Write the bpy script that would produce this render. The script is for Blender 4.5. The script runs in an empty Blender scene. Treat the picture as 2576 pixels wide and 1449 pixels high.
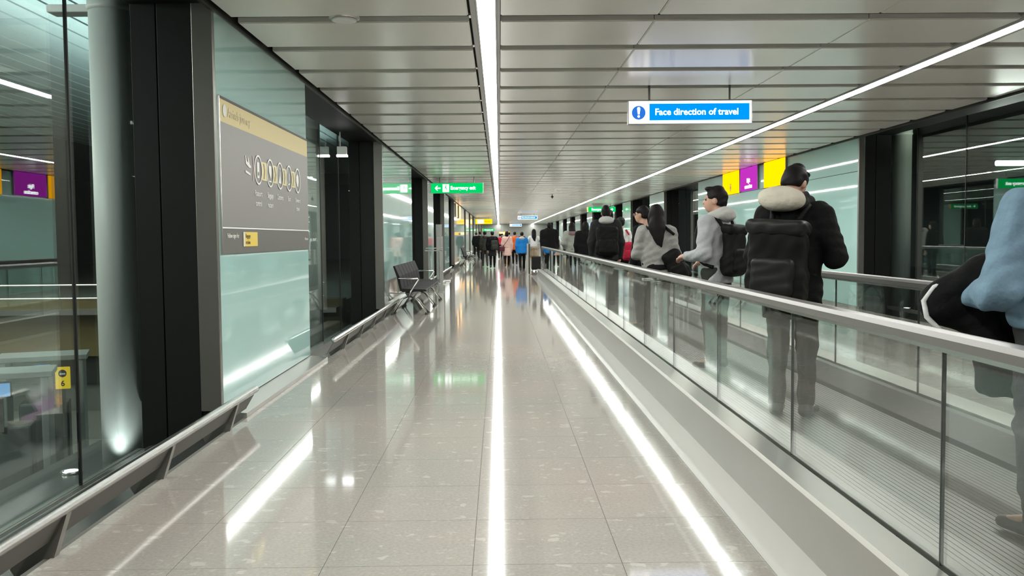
import bpy, bmesh, math, random
import numpy as np
from mathutils import Vector, Matrix, Euler
random.seed(7)
rng = np.random.default_rng(7)
scene = bpy.context.scene
C = scene.collection
F = 2350.0          # focal length in pixels of the 2576 px wide frame
EYE = 1.4           # camera height
# ---------------------------------------------------------------- camera
cam_d = bpy.data.cameras.new('camera'); cam = bpy.data.objects.new('camera', cam_d); C.objects.link(cam)
cam_d.sensor_width = 36.0; cam_d.lens = F / 2576 * 36.0; cam_d.clip_start = 0.05; cam_d.clip_end = 400
yaw, pitch, roll = math.atan(31 / F), math.atan(128 / F), 0.009
fwd = Vector((math.sin(yaw) * math.cos(pitch), math.cos(yaw) * math.cos(pitch), -math.sin(pitch)))
cam.matrix_world = Matrix.Translation((0, 0, EYE)) @ (fwd.to_track_quat('-Z', 'Y').to_matrix().to_4x4() @ Matrix.Rotation(-roll, 4, 'Z'))
scene.camera = cam
# ---------------------------------------------------------------- world, exposure
w = bpy.data.worlds.new('night'); scene.world = w; w.use_nodes = True
w.node_tree.nodes['Background'].inputs[0].default_value = (0.5, 0.6, 0.6, 1)
w.node_tree.nodes['Background'].inputs[1].default_value = 0.01
vs = scene.view_settings
vs.view_transform = 'Standard'; vs.look = 'None'; vs.gamma = 1.0; vs.use_curve_mapping = False
vs.exposure = 1.45
LAMP = 22.0         # radiance of the linear ceiling lights
scene.cycles.max_bounces = 10; scene.cycles.diffuse_bounces = 5; scene.cycles.glossy_bounces = 5
scene.cycles.transparent_max_bounces = 24; scene.cycles.sample_clamp_indirect = 6.0
scene.cycles.caustics_reflective = False; scene.cycles.caustics_refractive = False

# ---------------------------------------------------------------- materials
MATS = {}
def mat(name, col, rough=0.5, metal=0.0, spec=0.5, emit=None, es=0.0, coat=0.0, var=0.0, vscale=6.0, bump=0.0, bscale=40.0, sheen=0.0):
    if name in MATS: return MATS[name]
    m = bpy.data.materials.new(name); m.use_nodes = True; nt = m.node_tree
    b = nt.nodes['Principled BSDF']
    b.inputs['Base Color'].default_value = (*col, 1)
    b.inputs['Roughness'].default_value = rough; b.inputs['Metallic'].default_value = metal
    b.inputs['Specular IOR Level'].default_value = spec
    b.inputs['Coat Weight'].default_value = coat; b.inputs['Coat Roughness'].default_value = 0.03
    if emit: b.inputs['Emission Color'].default_value = (*emit, 1); b.inputs['Emission Strength'].default_value = es
    if sheen: b.inputs['Sheen Weight'].default_value = sheen
    if var or bump:
        tc = nt.nodes.new('ShaderNodeTexCoord')
    if var:
        n = nt.nodes.new('ShaderNodeTexNoise'); n.inputs['Scale'].default_value = vscale; n.inputs['Detail'].default_value = 4
        nt.links.new(tc.outputs['Object'], n.inputs['Vector'])
        mx = nt.nodes.new('ShaderNodeMix'); mx.data_type = 'RGBA'
        mx.inputs[6].default_value = (*[c * (1 - var) for c in col], 1); mx.inputs[7].default_value = (*[min(1, c * (1 + var)) for c in col], 1)
        nt.links.new(n.outputs['Fac'], mx.inputs[0]); nt.links.new(mx.outputs[2], b.inputs['Base Color'])
    if bump:
        n2 = nt.nodes.new('ShaderNodeTexNoise'); n2.inputs['Scale'].default_value = bscale; n2.inputs['Detail'].default_value = 3
        nt.links.new(tc.outputs['Object'], n2.inputs['Vector'])
        bp = nt.nodes.new('ShaderNodeBump'); bp.inputs['Strength'].default_value = bump; bp.inputs['Distance'].default_value = 0.02
        nt.links.new(n2.outputs['Fac'], bp.inputs['Height']); nt.links.new(bp.outputs['Normal'], b.inputs['Normal'])
    MATS[name] = m
    return m

def glow(name, col, s):
    if name in MATS: return MATS[name]
    m = bpy.data.materials.new(name); m.use_nodes = True; nt = m.node_tree
    nt.nodes.remove(nt.nodes['Principled BSDF'])
    e = nt.nodes.new('ShaderNodeEmission'); e.inputs[0].default_value = (*col, 1); e.inputs[1].default_value = s
    nt.links.new(e.outputs[0], nt.nodes['Material Output'].inputs[0]); MATS[name] = m
    return m

def glass(name, tint, ior=1.5, rough=0.0):
    m = bpy.data.materials.new(name); m.use_nodes = True; nt = m.node_tree
    nt.nodes.remove(nt.nodes['Principled BSDF'])
    t = nt.nodes.new('ShaderNodeBsdfTransparent'); t.inputs[0].default_value = (*tint, 1)
    g = nt.nodes.new('ShaderNodeBsdfGlossy'); g.inputs['Roughness'].default_value = rough; g.inputs[0].default_value = (0.95, 1, 0.98, 1)
    geo = nt.nodes.new('ShaderNodeNewGeometry')
    mr = nt.nodes.new('ShaderNodeMapRange'); mr.inputs[3].default_value = ior; mr.inputs[4].default_value = 1 / ior
    fr = nt.nodes.new('ShaderNodeFresnel'); mx = nt.nodes.new('ShaderNodeMixShader')
    nt.links.new(geo.outputs['Backfacing'], mr.inputs[0]); nt.links.new(mr.outputs[0], fr.inputs[0])
    nt.links.new(fr.outputs[0], mx.inputs[0]); nt.links.new(t.outputs[0], mx.inputs[1]); nt.links.new(g.outputs[0], mx.inputs[2])
    nt.links.new(mx.outputs[0], nt.nodes['Material Output'].inputs[0]); MATS[name] = m
    return m

def floor_mat(name, joints):
    m = bpy.data.materials.new(name); m.use_nodes = True; nt = m.node_tree; L = nt.links.new
    b = nt.nodes['Principled BSDF']; geo = nt.nodes.new('ShaderNodeNewGeometry'); N = nt.nodes.new
    def noise(s, d=4):
        n = N('ShaderNodeTexNoise'); n.inputs['Scale'].default_value = s; n.inputs['Detail'].default_value = d; L(geo.outputs['Position'], n.inputs['Vector']); return n
    def mix(fac, a, c):
        x = N('ShaderNodeMix'); x.data_type = 'RGBA'
        if isinstance(fac, float): x.inputs[0].default_value = fac
        else: L(fac, x.inputs[0])
        for i, v in ((6, a), (7, c)):
            if isinstance(v, tuple): x.inputs[i].default_value = (*v, 1)
            else: L(v, x.inputs[i])
        return x.outputs[2]
    big = noise(0.55, 2)
    r0 = N('ShaderNodeMapRange'); r0.inputs[1].default_value = .4; r0.inputs[2].default_value = .6; L(big.outputs['Fac'], r0.inputs[0])
    base = mix(r0.outputs[0], (0.305, 0.290, 0.265), (0.345, 0.305, 0.275))
    fine = noise(60, 5)
    r1 = N('ShaderNodeMapRange'); r1.inputs[1].default_value = .35; r1.inputs[2].default_value = .75; r1.inputs[4].default_value = .5; L(fine.outputs['Fac'], r1.inputs[0])
    base = mix(r1.outputs[0], base, (0.44, 0.42, 0.385))
    # pale stone chips of several sizes
    for sc, thr, colr, w8 in ((9, .20, (0.50, 0.475, 0.435), .55), (19, .22, (0.47, 0.445, 0.405), .5), (27, .14, (0.22, 0.20, 0.18), .4)):
        wn = noise(sc * 1.7, 2)
        add = N('ShaderNodeVectorMath'); add.operation = 'MULTIPLY_ADD'; add.inputs[1].default_value = (.14, .08, .06)
        L(wn.outputs['Color'], add.inputs[0]); L(geo.outputs['Position'], add.inputs[2])
        v = N('ShaderNodeTexVoronoi'); v.inputs['Scale'].default_value = sc; L(add.outputs[0], v.inputs['Vector'])
        lt = N('ShaderNodeMapRange'); lt.inputs[1].default_value = thr + .05; lt.inputs[2].default_value = thr; lt.inputs[3].default_value = 0; lt.inputs[4].default_value = w8
        L(v.outputs['Distance'], lt.inputs[0])
        sep = N('ShaderNodeSeparateColor'); L(v.outputs['Color'], sep.inputs[0])
        gt = N('ShaderNodeMath'); gt.operation = 'GREATER_THAN'; gt.inputs[1].default_value = .62; L(sep.outputs[0], gt.inputs[0])
        mm = N('ShaderNodeMath'); mm.operation = 'MULTIPLY'; L(lt.outputs[0], mm.inputs[0]); L(gt.outputs[0], mm.inputs[1])
        base = mix(mm.outputs[0], base, colr)
    if joints:
        s = N('ShaderNodeSeparateXYZ'); L(geo.outputs['Position'], s.inputs[0])
        lines = []
        for ax, off in ((0, JX0), (1, JY0)):
            a = N('ShaderNodeMath'); a.operation = 'SUBTRACT'; a.inputs[1].default_value = off - 100 * TILE; L(s.outputs[ax], a.inputs[0])
            q = N('ShaderNodeMath'); q.operation = 'PINGPONG'; q.inputs[1].default_value = TILE / 2; L(a.outputs[0], q.inputs[0])
            t = N('ShaderNodeMath'); t.operation = 'LESS_THAN'; t.inputs[1].default_value = .0028; L(q.outputs[0], t.inputs[0]); lines.append(t)
        mxm = N('ShaderNodeMath'); mxm.operation = 'MAXIMUM'; L(lines[0].outputs[0], mxm.inputs[0]); L(lines[1].outputs[0], mxm.inputs[1])
        base = mix(mxm.outputs[0], base, (0.13, 0.12, 0.11))
    L(base, b.inputs['Base Color'])
    wav = noise(2.2, 1)
    bp = N('ShaderNodeBump'); bp.inputs['Strength'].default_value = .05; bp.inputs['Distance'].default_value = .004
    L(wav.outputs['Fac'], bp.inputs['Height']); L(bp.outputs['Normal'], b.inputs['Normal'])
    b.inputs['Roughness'].default_value = 0.06; b.inputs['Specular IOR Level'].default_value = 0.75
    MATS[name] = m
    return m

TILE, JX0, JY0 = 0.64, -0.126, 3.93
M_floor = floor_mat('polished_terrazzo', False)
M_floor2 = floor_mat('polished_terrazzo_far', True)
M_grout = mat('grout', (0.10, 0.095, 0.085), .8)
M_panel = mat('ceiling_panel_enamel', (0.83, 0.825, 0.77), .24, var=.03, vscale=1.5)
M_void = mat('dark_void', (0.035, 0.035, 0.03), .8)
M_black = mat('matt_black_cladding', (0.0045, 0.0055, 0.005), .5, spec=.25, var=.2, vscale=2)
M_fin = mat('brushed_dark_steel', (0.20, 0.195, 0.175), .38, metal=.85, var=.15, vscale=1.2)
M_steel = mat('brushed_steel', (0.56, 0.55, 0.52), .26, metal=.9, var=.08, vscale=3)
M_plinth = mat('satin_steel_plinth', (0.42, 0.41, 0.38), .30, metal=.7, var=.05, vscale=2)
M_chrome = mat('bright_steel_tube', (0.86, 0.86, 0.84), .22, metal=1.0)
M_teal = mat('back_painted_teal_glass', (0.365, 0.56, 0.53), .04, spec=.5)
M_glass = glass('window_glass', (0.90, 0.955, 0.94), 1.8)
M_bglass = glass('balustrade_glass', (0.945, 0.965, 0.955), 1.5)
M_rubber = mat('grey_rubber_handrail', (0.115, 0.11, 0.105), .30, spec=.7)
M_dark = mat('dark_rubber', (0.03, 0.03, 0.03), .5)
M_pallet = mat('ribbed_metal_pallet', (0.155, 0.15, 0.14), .5, metal=.4)
M_grey = mat('grey_column_paint', (0.58, 0.60, 0.57), .5)
M_lamp = glow('linear_lamp', (1.0, 1.0, 0.95), LAMP)
M_white = mat('white_paint', (.75, .76, .74), .4)
M_lowfloor = mat('grey_hall_floor', (.16, .165, .15), .18, var=.25, vscale=.8)
M_brown = mat('brown_band', (.11, .085, .025), .5, var=.2)
M_darkwall = mat('dark_hall_wall', (.02, .03, .03), .35)
M_ribbed = mat('pale_ribbed_ceiling', (.48, .56, .56), .5)

# ---------------------------------------------------------------- mesh helpers
def link(name, me, m, parent=None, loc=(0, 0, 0)):
    o = bpy.data.objects.new(name, me); C.objects.link(o)
    if m is not None: me.materials.clear(); me.materials.append(m)
    if parent is not None: o.parent = parent
    o.location = loc
    return o
def tag(o, label, cat, group=None):
    o['label'] = label; o['category'] = cat
    if group: o['group'] = group
    return o
def thing(name, label, cat, loc=(0, 0, 0), rz=0.0, group=None):
    o = bpy.data.objects.new(name, None); C.objects.link(o); o.empty_display_size = .1
    o.location = loc; o.rotation_euler = (0, 0, rz)
    return tag(o, label, cat, group)
def struct(o): o['kind'] = 'structure'; return o
class MB:
    def __init__(s): s.v = []; s.f = []
    def box(s, x0, x1, y0, y1, z0, z1):
        b = len(s.v)
        s.v += [(x0, y0, z0), (x1, y0, z0), (x1, y1, z0), (x0, y1, z0), (x0, y0, z1), (x1, y0, z1), (x1, y1, z1), (x0, y1, z1)]
        s.f += [tuple(b + i for i in q) for q in ((0, 3, 2, 1), (4, 5, 6, 7), (0, 1, 5, 4), (1, 2, 6, 5), (2, 3, 7, 6), (3, 0, 4, 7))]
        return s
    def prism(s, prof, y0, y1):       # profile of (x, z) points swept along Y
        b = len(s.v); n = len(prof)
        s.v += [(x, y0, z) for x, z in prof] + [(x, y1, z) for x, z in prof]
        s.f += [(b + i, b + (i + 1) % n, b + n + (i + 1) % n, b + n + i) for i in range(n)]
        s.f += [tuple(b + i for i in reversed(range(n))), tuple(b + n + i for i in range(n))]
        return s
    def tube(s, pts, r, n=8, cap=True):
        pts = [Vector(p) for p in pts]; b = len(s.v)
        rs = r if isinstance(r, (list, tuple)) else [r] * len(pts)
        up = None
        for i, p in enumerate(pts):
            d = (pts[min(i + 1, len(pts) - 1)] - pts[max(i - 1, 0)]).normalized()
            if up is None: up = Vector((0, 0, 1)) if abs(d.z) < .9 else Vector((1, 0, 0))
            a = d.cross(up).normalized(); c = a.cross(d).normalized(); up = c
            for k in range(n):
                t = 2 * math.pi * k / n; s.v.append(tuple(p + (a * math.cos(t) + c * math.sin(t)) * rs[i]))
        for i in range(len(pts) - 1):
            for k in range(n):
                s.f.append((b + i * n + k, b + i * n + (k + 1) % n, b + (i + 1) * n + (k + 1) % n, b + (i + 1) * n + k))
        if cap:
            s.f.append(tuple(b + k for k in reversed(range(n)))); s.f.append(tuple(b + (len(pts) - 1) * n + k for k in range(n)))
        return s
    def cyl(s, x, y, z0, z1, r, n=24): return s.tube([(x, y, z0), (x, y, z1)], r, n)
    def mesh(s, name, smooth=False, recalc=True):
        me = bpy.data.meshes.new(name); me.from_pydata(s.v, [], s.f)
        if recalc:
            bm = bmesh.new(); bm.from_mesh(me); bmesh.ops.recalc_face_normals(bm, faces=bm.faces); bm.to_mesh(me); bm.free()
        if smooth: me.polygons.foreach_set('use_smooth', [True] * len(me.polygons))
        return me
    def build(s, name, m, parent=None, smooth=False, loc=(0, 0, 0)): return link(name, s.mesh(name, smooth), m, parent, loc)
def box(name, m, b6, parent=None, bev=0.0):
    o = MB().box(*b6).build(name, m, parent)
    if bev:
        bm = bmesh.new(); bm.from_mesh(o.data); bmesh.ops.bevel(bm, geom=bm.edges[:], offset=bev, segments=2, affect='EDGES', profile=.5); bm.to_mesh(o.data); bm.free()
    return o
ROT = {'-y': (math.pi / 2, 0, 0), '+x': (math.pi / 2, 0, math.pi / 2), '-x': (math.pi / 2, 0, -math.pi / 2)}
def text(name, s, size, loc, face, m, parent=None, align='LEFT', bold=0.0, xs=1.0):
    cu = bpy.data.curves.new(name, 'FONT'); cu.body = s; cu.size = size; cu.align_x = align; cu.align_y = 'CENTER'; cu.extrude = .001; cu.offset = bold; cu.resolution_u = 3
    t = bpy.data.objects.new('tmp', cu); C.objects.link(t); bpy.context.view_layer.update()
    me = bpy.data.meshes.new_from_object(t.evaluated_get(bpy.context.evaluated_depsgraph_get())); bpy.data.objects.remove(t)
    me.transform(Matrix.Diagonal((xs, 1, 1, 1)))
    me.materials.clear(); o = link(name, me, m, parent, loc); o.rotation_euler = ROT[face]
    return o
def poly(name, pts, loc, face, m, parent, th=.002):     # flat plate drawn in the (right, up) plane of a face
    n = len(pts); v = [(x, y, th) for x, y in pts] + [(x, y, 0) for x, y in pts]
    f = [tuple(range(n)), tuple(reversed(range(n, 2 * n)))] + [(i, n + i, n + (i + 1) % n, (i + 1) % n) for i in range(n)]
    me = bpy.data.meshes.new(name); me.from_pydata(v, [], f)
    o = link(name, me, m, parent, loc); o.rotation_euler = ROT[face]; return o
def ring(name, r0, r1, loc, face, m, parent, n=32, th=.002):
    v = []; f = []
    for k in range(n):
        t = 2 * math.pi * k / n
        v += [(r0 * math.cos(t), r0 * math.sin(t), th), (r1 * math.cos(t), r1 * math.sin(t), th)]
    for k in range(n): f.append((2 * k, 2 * k + 1, (2 * k + 3) % (2 * n), (2 * k + 2) % (2 * n)))
    me = bpy.data.meshes.new(name); me.from_pydata(v, [], f)
    o = link(name, me, m, parent, loc); o.rotation_euler = ROT[face]; return o
def circ(r, cx=0, cy=0, n=24, a0=0, a1=2 * math.pi): return [(cx + r * math.cos(a0 + (a1 - a0) * k / n), cy + r * math.sin(a0 + (a1 - a0) * k / n)) for k in range(n)]

# ---------------------------------------------------------------- the hall
YB, YE = -16.0, 128.0
XL, XR = -2.2, 6.67        # faces of the clad boxes
GL, GR = -2.83, 7.27       # glass planes
CZ = 3.2                   # ceiling
FE = -2.0                  # floor edge on the left
BL = [(7.34, 10.8), (17.8, 23.7), (29.0, 31.5), (37.7, 41.0), (46.0, 59.0), (62, 68), (72, 77), (82, 88), (92, 99), (104, 112), (118, YE)]
BR = [(17.3, 31.3), (37.8, 41.4), (47.4, 50.5), (54.1, 60), (67, 71), (77, 82), (88, 92), (98, 104), (110, 116), (122, YE)]

# floor: slab + single tiles near the camera
fl = struct(MB().box(FE - .03, 1.13, YB, 20.57, -.30, -.004).box(FE - .6, FE - .03, YB, YE, -.32, -.16).build('floor', M_grout))
tile_cache = {}
xs = [FE] + [JX0 + TILE * k for k in (-2, -1, 0, 1)] + [1.13]
ny0 = -2; ny1 = 26
for j in range(ny0, ny1):
    y0 = JY0 + TILE * j
    for i in range(len(xs) - 1):
        x0, x1 = xs[i], xs[i + 1]
        if i not in tile_cache:
            tile_cache[i] = MB().box(.0015, x1 - x0 - .0015, .0015, TILE - .0015, -.006, 0).mesh('tile')
        link('tile', tile_cache[i], M_floor, fl, (x0, y0, 0))
ff = struct(MB().box(FE, 1.13, YB, JY0 + TILE * ny0, -.3, 0).box(FE, 1.13, JY0 + TILE * ny1, YE, -.30, 0).box(1.13, 3.4, 33.9, YE, -.3, 0).box(3.4, XR + .02, YB, YE, -.3, 0).build('floor', M_floor2))
struct(box('trim_1', mat('pale_stone_border', (.42, .41, .385), .16, spec=.7), (1.13, 1.33, YB, 33.9, -.1, .001)))

# ceiling: black void with panels in rows
ce = struct(MB().box(GL - .3, GR + .3, YB, YE, 3.62, 3.75).build('ceiling', M_void))
cols = [(-2.16, -.235), (.03, 1.315), (1.322, 3.125), (3.132, 4.42), (4.66, 6.63)]
P0, PP, GAP = 6.63 + .11, 1.19, .22
pc = {}; far = MB()
k = 0
y = P0 - PP * 18
while y < YE - 1:
    for i, (x0, x1) in enumerate(cols):
        if y > -1 and y < 44:
            if i not in pc:
                me = MB().box(0, x1 - x0, 0, PP - GAP, 0, .05).mesh('ceiling_panel')
                bm = bmesh.new(); bm.from_mesh(me)
                bmesh.ops.bevel(bm, geom=[e for e in bm.edges if all(v.co.z < .01 for v in e.verts)], offset=.008, segments=2, affect='EDGES'); bm.to_mesh(me); bm.free()
                pc[i] = me
            link('ceiling_panel', pc[i], M_panel, ce, (x0, y, CZ))
        else: far.box(x0, x1, y, y + PP - GAP, CZ, CZ + .05)
    y += PP
fo = far.build('ceiling_panels', M_panel, ce); fo['kind'] = 'stuff'
# edge channels along both sides and beside the lights
tr = MB()
for x in (-2.22, 6.66): tr.box(x, x + .03, YB, YE, CZ - .03, CZ + .14)
struct(tr.build('trim_2', mat('black_edge_channel', (.02, .02, .018), .4)))
ch = MB()
for xc in (-.085, 4.54):
    ch.box(xc - .13, xc - .085, YB, YE, CZ + .02, CZ + .12).box(xc + .085, xc + .11, YB, YE, CZ + .02, CZ + .12).box(xc - .13, xc + .11, YB, YE, CZ + .12, CZ + .14)
struct(ch.build('trim_3', mat('lamp_channel_grey', (.22, .215, .20), .4, metal=.4)))
def lamp(xc, y0, y1, label):
    t = thing('linear_ceiling_light', label, 'ceiling light', (xc, y0, CZ), 0)
    n = max(1, int((y1 - y0) / .8)); me = MB()
    for q in range(n):
        a = (y1 - y0) * q / n; b_ = (y1 - y0) * (q + 1) / n; i = len(me.v)
        me.v += [(-.068, a, -.004), (.068, a, -.004), (.068, b_, -.004), (-.068, b_, -.004)]; me.f.append((i, i + 3, i + 2, i + 1))
    d = link('diffuser', me.mesh('diffuser', recalc=False), M_lamp, t)
    h = MB().box(-.08, -.069, 0, y1 - y0, -.006, .11).box(.069, .08, 0, y1 - y0, -.006, .11).box(-.08, .08, 0, y1 - y0, .10, .11).build('housing', M_white, t)
    b = MB(); bme = MB().box(-.15, -.08, 0, .10, .03, .05).mesh('bracket')
    for q in range(int((y1 - y0) / PP)):
        if y0 + q * PP < 30: link('bracket', bme, M_steel, t, (0, q * PP + .02, 0))
        else: b.box(-.15, -.08, q * PP, q * PP + .10, .03, .05)
    if b.v: b.build('far_brackets', M_steel, t)['kind'] = 'stuff'
lamp(-.085, YB, 23.45, 'long white strip light over the left passage, nearest to the camera')
lamp(-.085, 23.75, 27.5, 'short white strip light between two longer ones over the left passage')
lamp(-.085, 27.8, YE, 'white strip light over the left passage running to its far end')
lamp(4.54, YB, YE, 'very long white strip light over the right side of the hall')

# clad boxes between the glass bays
def clad(side, y0, y1, near):
    s = -1 if side == 'left' else 1
    xf, xg = (XL, GL) if side == 'left' else (XR, GR)
    t = struct(MB().box(min(xf, xg) + (.02 if s < 0 else .02), max(xf, xg) - .02, y0 + .03, y1, -.32, 3.6).build('wall_' + side, M_black))
    fx0, fx1 = (xf - .16, xf) if s < 0 else (xf, xf + .11)
    box('steel_fin', M_fin, (fx0, fx1, y0 - .01, y0 + .05, .05, 3.6), t, .004)
    g0, g1 = (xg, xf - .16) if s < 0 else (xf + .11, xg)
    mid = g0 + (g1 - g0) * .42
    box('end_panel', M_black, (g0, mid - .006, y0, y0 + .03, -.3, 3.6), t, .003)
    box('end_panel', M_black, (mid + .006, g1, y0 - .004, y0 + .03, -.3, 3.6), t, .003)
    n = max(1, round((y1 - y0) / 3.5)); L = (y1 - y0 - .05) / n
    for q in range(n):
        a = y0 + .05 + L * q; b_ = a + L - .006
        e = (xf - .012, xf) if s < 0 else (xf, xf + .012)
        if near:
            box('glass_panel', M_teal, (*e, a, b_, .055, 2.56), t); box('glass_panel', M_teal, (*e, a, b_, 2.57, 3.56), t)
        else: box('glass_panel', M_teal, (*e, a, b_, .055, 3.56), t)
    if s < 0: struct(MB().prism([(XL - .02, -.2), (FE, -.2), (FE, .035), (XL + .03, .048), (XL - .02, .048)], y0 - .02, y1).build('baseboard_left', M_plinth))
    else: struct(MB().box(XR - .03, XR + .03, y0, y1, 0, .05).build('baseboard_right', M_plinth))
for i, (a, b) in enumerate(BL): clad('left', a, b, False)
for i, (a, b) in enumerate(BR): clad('right', a, b, i == 0)
# glass bays
def bay(n, side, y0, y1, joints):
    x = GL if side == 'left' else GR
    t = struct(MB().box(x - .04, x + .04, y0, y1, -.30 if side == 'left' else 0, -.24 if side == 'left' else .06).build('window_%d' % n, M_fin))
    ys = [y0] + joints + [y1]; zb = -.24 if side == 'left' else .06
    for a, b_ in zip(ys[:-1], ys[1:]):
        box('pane', M_glass, (x - .006, x + .006, a + .006, b_ - .006, zb, 3.6), t)
    for j in joints: box('joint', mat('black_joint', (.02, .02, .02), .4), (x - .010, x + .012, j - .006, j + .006, zb, 3.6), t)
    e0, e1 = (GL, XL - .01) if side == 'left' else (XR + .03, GR)
    box('soffit', M_black, (e0, e1, y0, y1, CZ + .02, CZ + .08), t)
n = 1
def js(a, b, ref, step=1.7):
    o = []; y = ref
    while y - step > a + .3: y -= step
    while y < b - .25: o.append(y); y += step
    return o
lb = [(YB, 7.34, 6.24)] + [(BL[i][1], BL[i + 1][0], BL[i][1] + 1.7) for i in range(len(BL) - 1)]
lb[1] = (10.8, 17.8, 14.9)
rb = [(YB, 17.3, 16.2)] + [(BR[i][1], BR[i + 1][0], BR[i][1] + 1.7) for i in range(len(BR) - 1)]
for side, L in (('left', lb), ('right', rb)):
    for a, b, r in L:
        bay(n, side, a, b, js(a, b, r) if a < 60 else []); n += 1
# sill ledge under the left glass and bumper rails
for q, (a, b, r) in enumerate(lb[:6]):
    lab = ['long steel bumper rail low along the nearest left glass bay', 'steel bumper rail between the information board and the second dark column', 'steel bumper rail behind the end of the black seats',
           'steel bumper rail past the tall pillar on the left', 'short steel bumper rail at the fifth left glass bay', 'steel bumper rail at the sixth left glass bay'][q]
    t = thing('bumper_rail', lab, 'rail', (-1.93, a, 0))
    Ln = b - a
    MB().tube([(0, .02, .225), (0, Ln - .02, .225)], .029, 12).build('rail', M_chrome, t, True)
    MB().prism([(-.012, .20), (.0, .20), (-.075, .07), (-.087, .07)], .02, Ln - .02).build('skirt_plate', mat('dull_dark_plate', (.13, .13, .12), .6, metal=.3), t)
    step = 1.35; y = Ln - .55
    while y > 0:
        MB().prism([(-.01, .215), (.012, .205), (-.06, -.02), (-.22, -.10), (-.25, -.05)], y, y + .05).build('bracket', M_fin, t)
        y -= step
    struct(MB().prism([(GL, -.30), (FE - .10, -.30), (FE - .10, -.12), (GL + .05, -.22)], a, b).build('trim_%d' % (4 + q), mat('dark_sill', (.035, .037, .035), .25)))
struct(box('wall_back', M_darkwall, (GL, GR, YB - .1, YB, -.3, 3.7)))
struct(box('wall_end', mat('pale_end_wall', (.28, .28, .26), .5), (GL, GR, YE, YE + .1, -.3, 3.7)))

# ---------------------------------------------------------------- neighbouring hall on the left, below
struct(box('floor', M_lowfloor, (-24, GL - .35, YB - 2, 60, -2.3, -2.2)))
struct(MB().box(-24.2, -24, YB - 2, 60, -2.3, 7).box(-24, GL - .4, 60, 60.2, -2.3, 7).build('wall_left', M_darkwall))
t = struct(box('wall_north', M_brown, (-24, GL - .45, 19.5, 20, -1.0, .15)))
struct(box('wall_north', mat('dark_olive', (.012, .013, .008), .5), (-24, GL - .45, 19.7, 19.9, -1.6, -1.0)))
struct(box('wall_north', mat('grey_low_wall', (.11, .12, .11), .35, var=.2), (-24, GL - .45, 19.8, 20, -2.3, -1.6)))
struct(box('floor', mat('upper_slab', (.15, .15, .13), .4), (-24, GL - .45, 20, 60, -.2, .10)))
rc = struct(box('ceiling', mat('hall_ceiling_grey', (.16, .19, .185), .6), (-24, GL - .3, YB - 2, 60, 4.85, 4.95)))
for q in range(26): box('rib', M_ribbed, (-3.4 - .42 * q - .37, -3.4 - .42 * q, YB, 48, 4.72, 4.8), rc)
# area lights added to brighten that hall, with no fixtures of their own
def area(name, loc, size, sizey, power, col, rot=(0, 0, 0)):
    l = bpy.data.lights.new(name, 'AREA'); l.shape = 'RECTANGLE'; l.size = size; l.size_y = sizey; l.energy = power; l.color = col
    o = bpy.data.objects.new(name, l); C.objects.link(o); o.location = loc; o.rotation_euler = rot; return o
area('hall_ceiling_fill', (-6.2, 18, 3.3), .4, 26, 230, (.85, 1, .98), (math.pi, 0, 0))  # added cool wash on the ribbed ceiling, no lamp there
area('hall_fill', (-12, 12, 4.6), 6, 12, 550, (1, 1, .88))  # added ambient fill for the whole hall, no lamp there
area('column_fill', (-7.5, 4.6, 3.4), 1.2, 1.2, 90, (1, 1, .95), (math.radians(62), 0, math.radians(-52)))  # added fill aimed at the grey column to brighten it
# trough lamp housing; the ceiling wash comes from the added area light
t = thing('trough_lamp', 'slim lamp housing beyond the left glass near the column top', 'lamp', (-3.62, 8.6, 3.44))
box('housing', M_white, (-.40, .1, -.1, .1, .0, .07), t, .01); box('arm', M_steel, (-.02, .02, -.02, .02, .07, 1.30), t)
# round columns
def column(x, y, zb, label):
    t = thing('round_column', label, 'column', (x, y, zb))
    MB().cyl(0, 0, 0, 3.30 - zb, .178, 48).build('shaft', M_grey, t, True)
    MB().tube([(0, 0, 3.30 - zb), (0, 0, 3.34 - zb), (0, 0, 3.345 - zb), (0, 0, 3.42 - zb)], [.178, .195, .185, .185], 48).build('collar', M_grey, t, True)
    MB().cyl(0, 0, 3.42 - zb, 4.8 - zb, .178, 32).build('upper_shaft', M_grey, t, True)
    return t
colL = column(-3.22, 7.95, -.46, 'round grey column behind the glass at the left edge of the photo')
column(7.86, 18.2, -.3, 'round grey column behind the right glass, beside the dark cladding')
column(-3.3, 16.4, -.46, 'round grey column behind the second left glass bay')
struct(box('floor', mat('column_ledge', (.10, .105, .10), .2), (-3.75, GL - .04, YB, 60, -.60, -.46)))
for x, y, lab in ((-3.45, 7.45, 'bright round floor light at the foot of the left grey column'), (7.55, 17.2, 'round floor light behind the right glass')):
    t = thing('floor_uplight', lab, 'floor light', (x, y, -.46 if x < 0 else 0))
    MB().cyl(0, 0, 0, .02, .07, 24).build('bezel', M_chrome, t, True)
    MB().cyl(0, 0, .02, .024, .052, 24).build('lens', glow('uplight_lens', (.85, 1, .97), 4), t)
l = bpy.data.lights.new('uplight', 'SPOT'); l.energy = 2.2; l.color = (.95, 1, .99); l.spot_size = 1.5; l.spot_blend = 1; l.shadow_soft_size = .05
o = bpy.data.objects.new('uplight', l); C.objects.link(o); o.location = (-3.18, 7.68, -.43); o.rotation_euler = (math.pi - .35, 0, 0)

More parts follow.
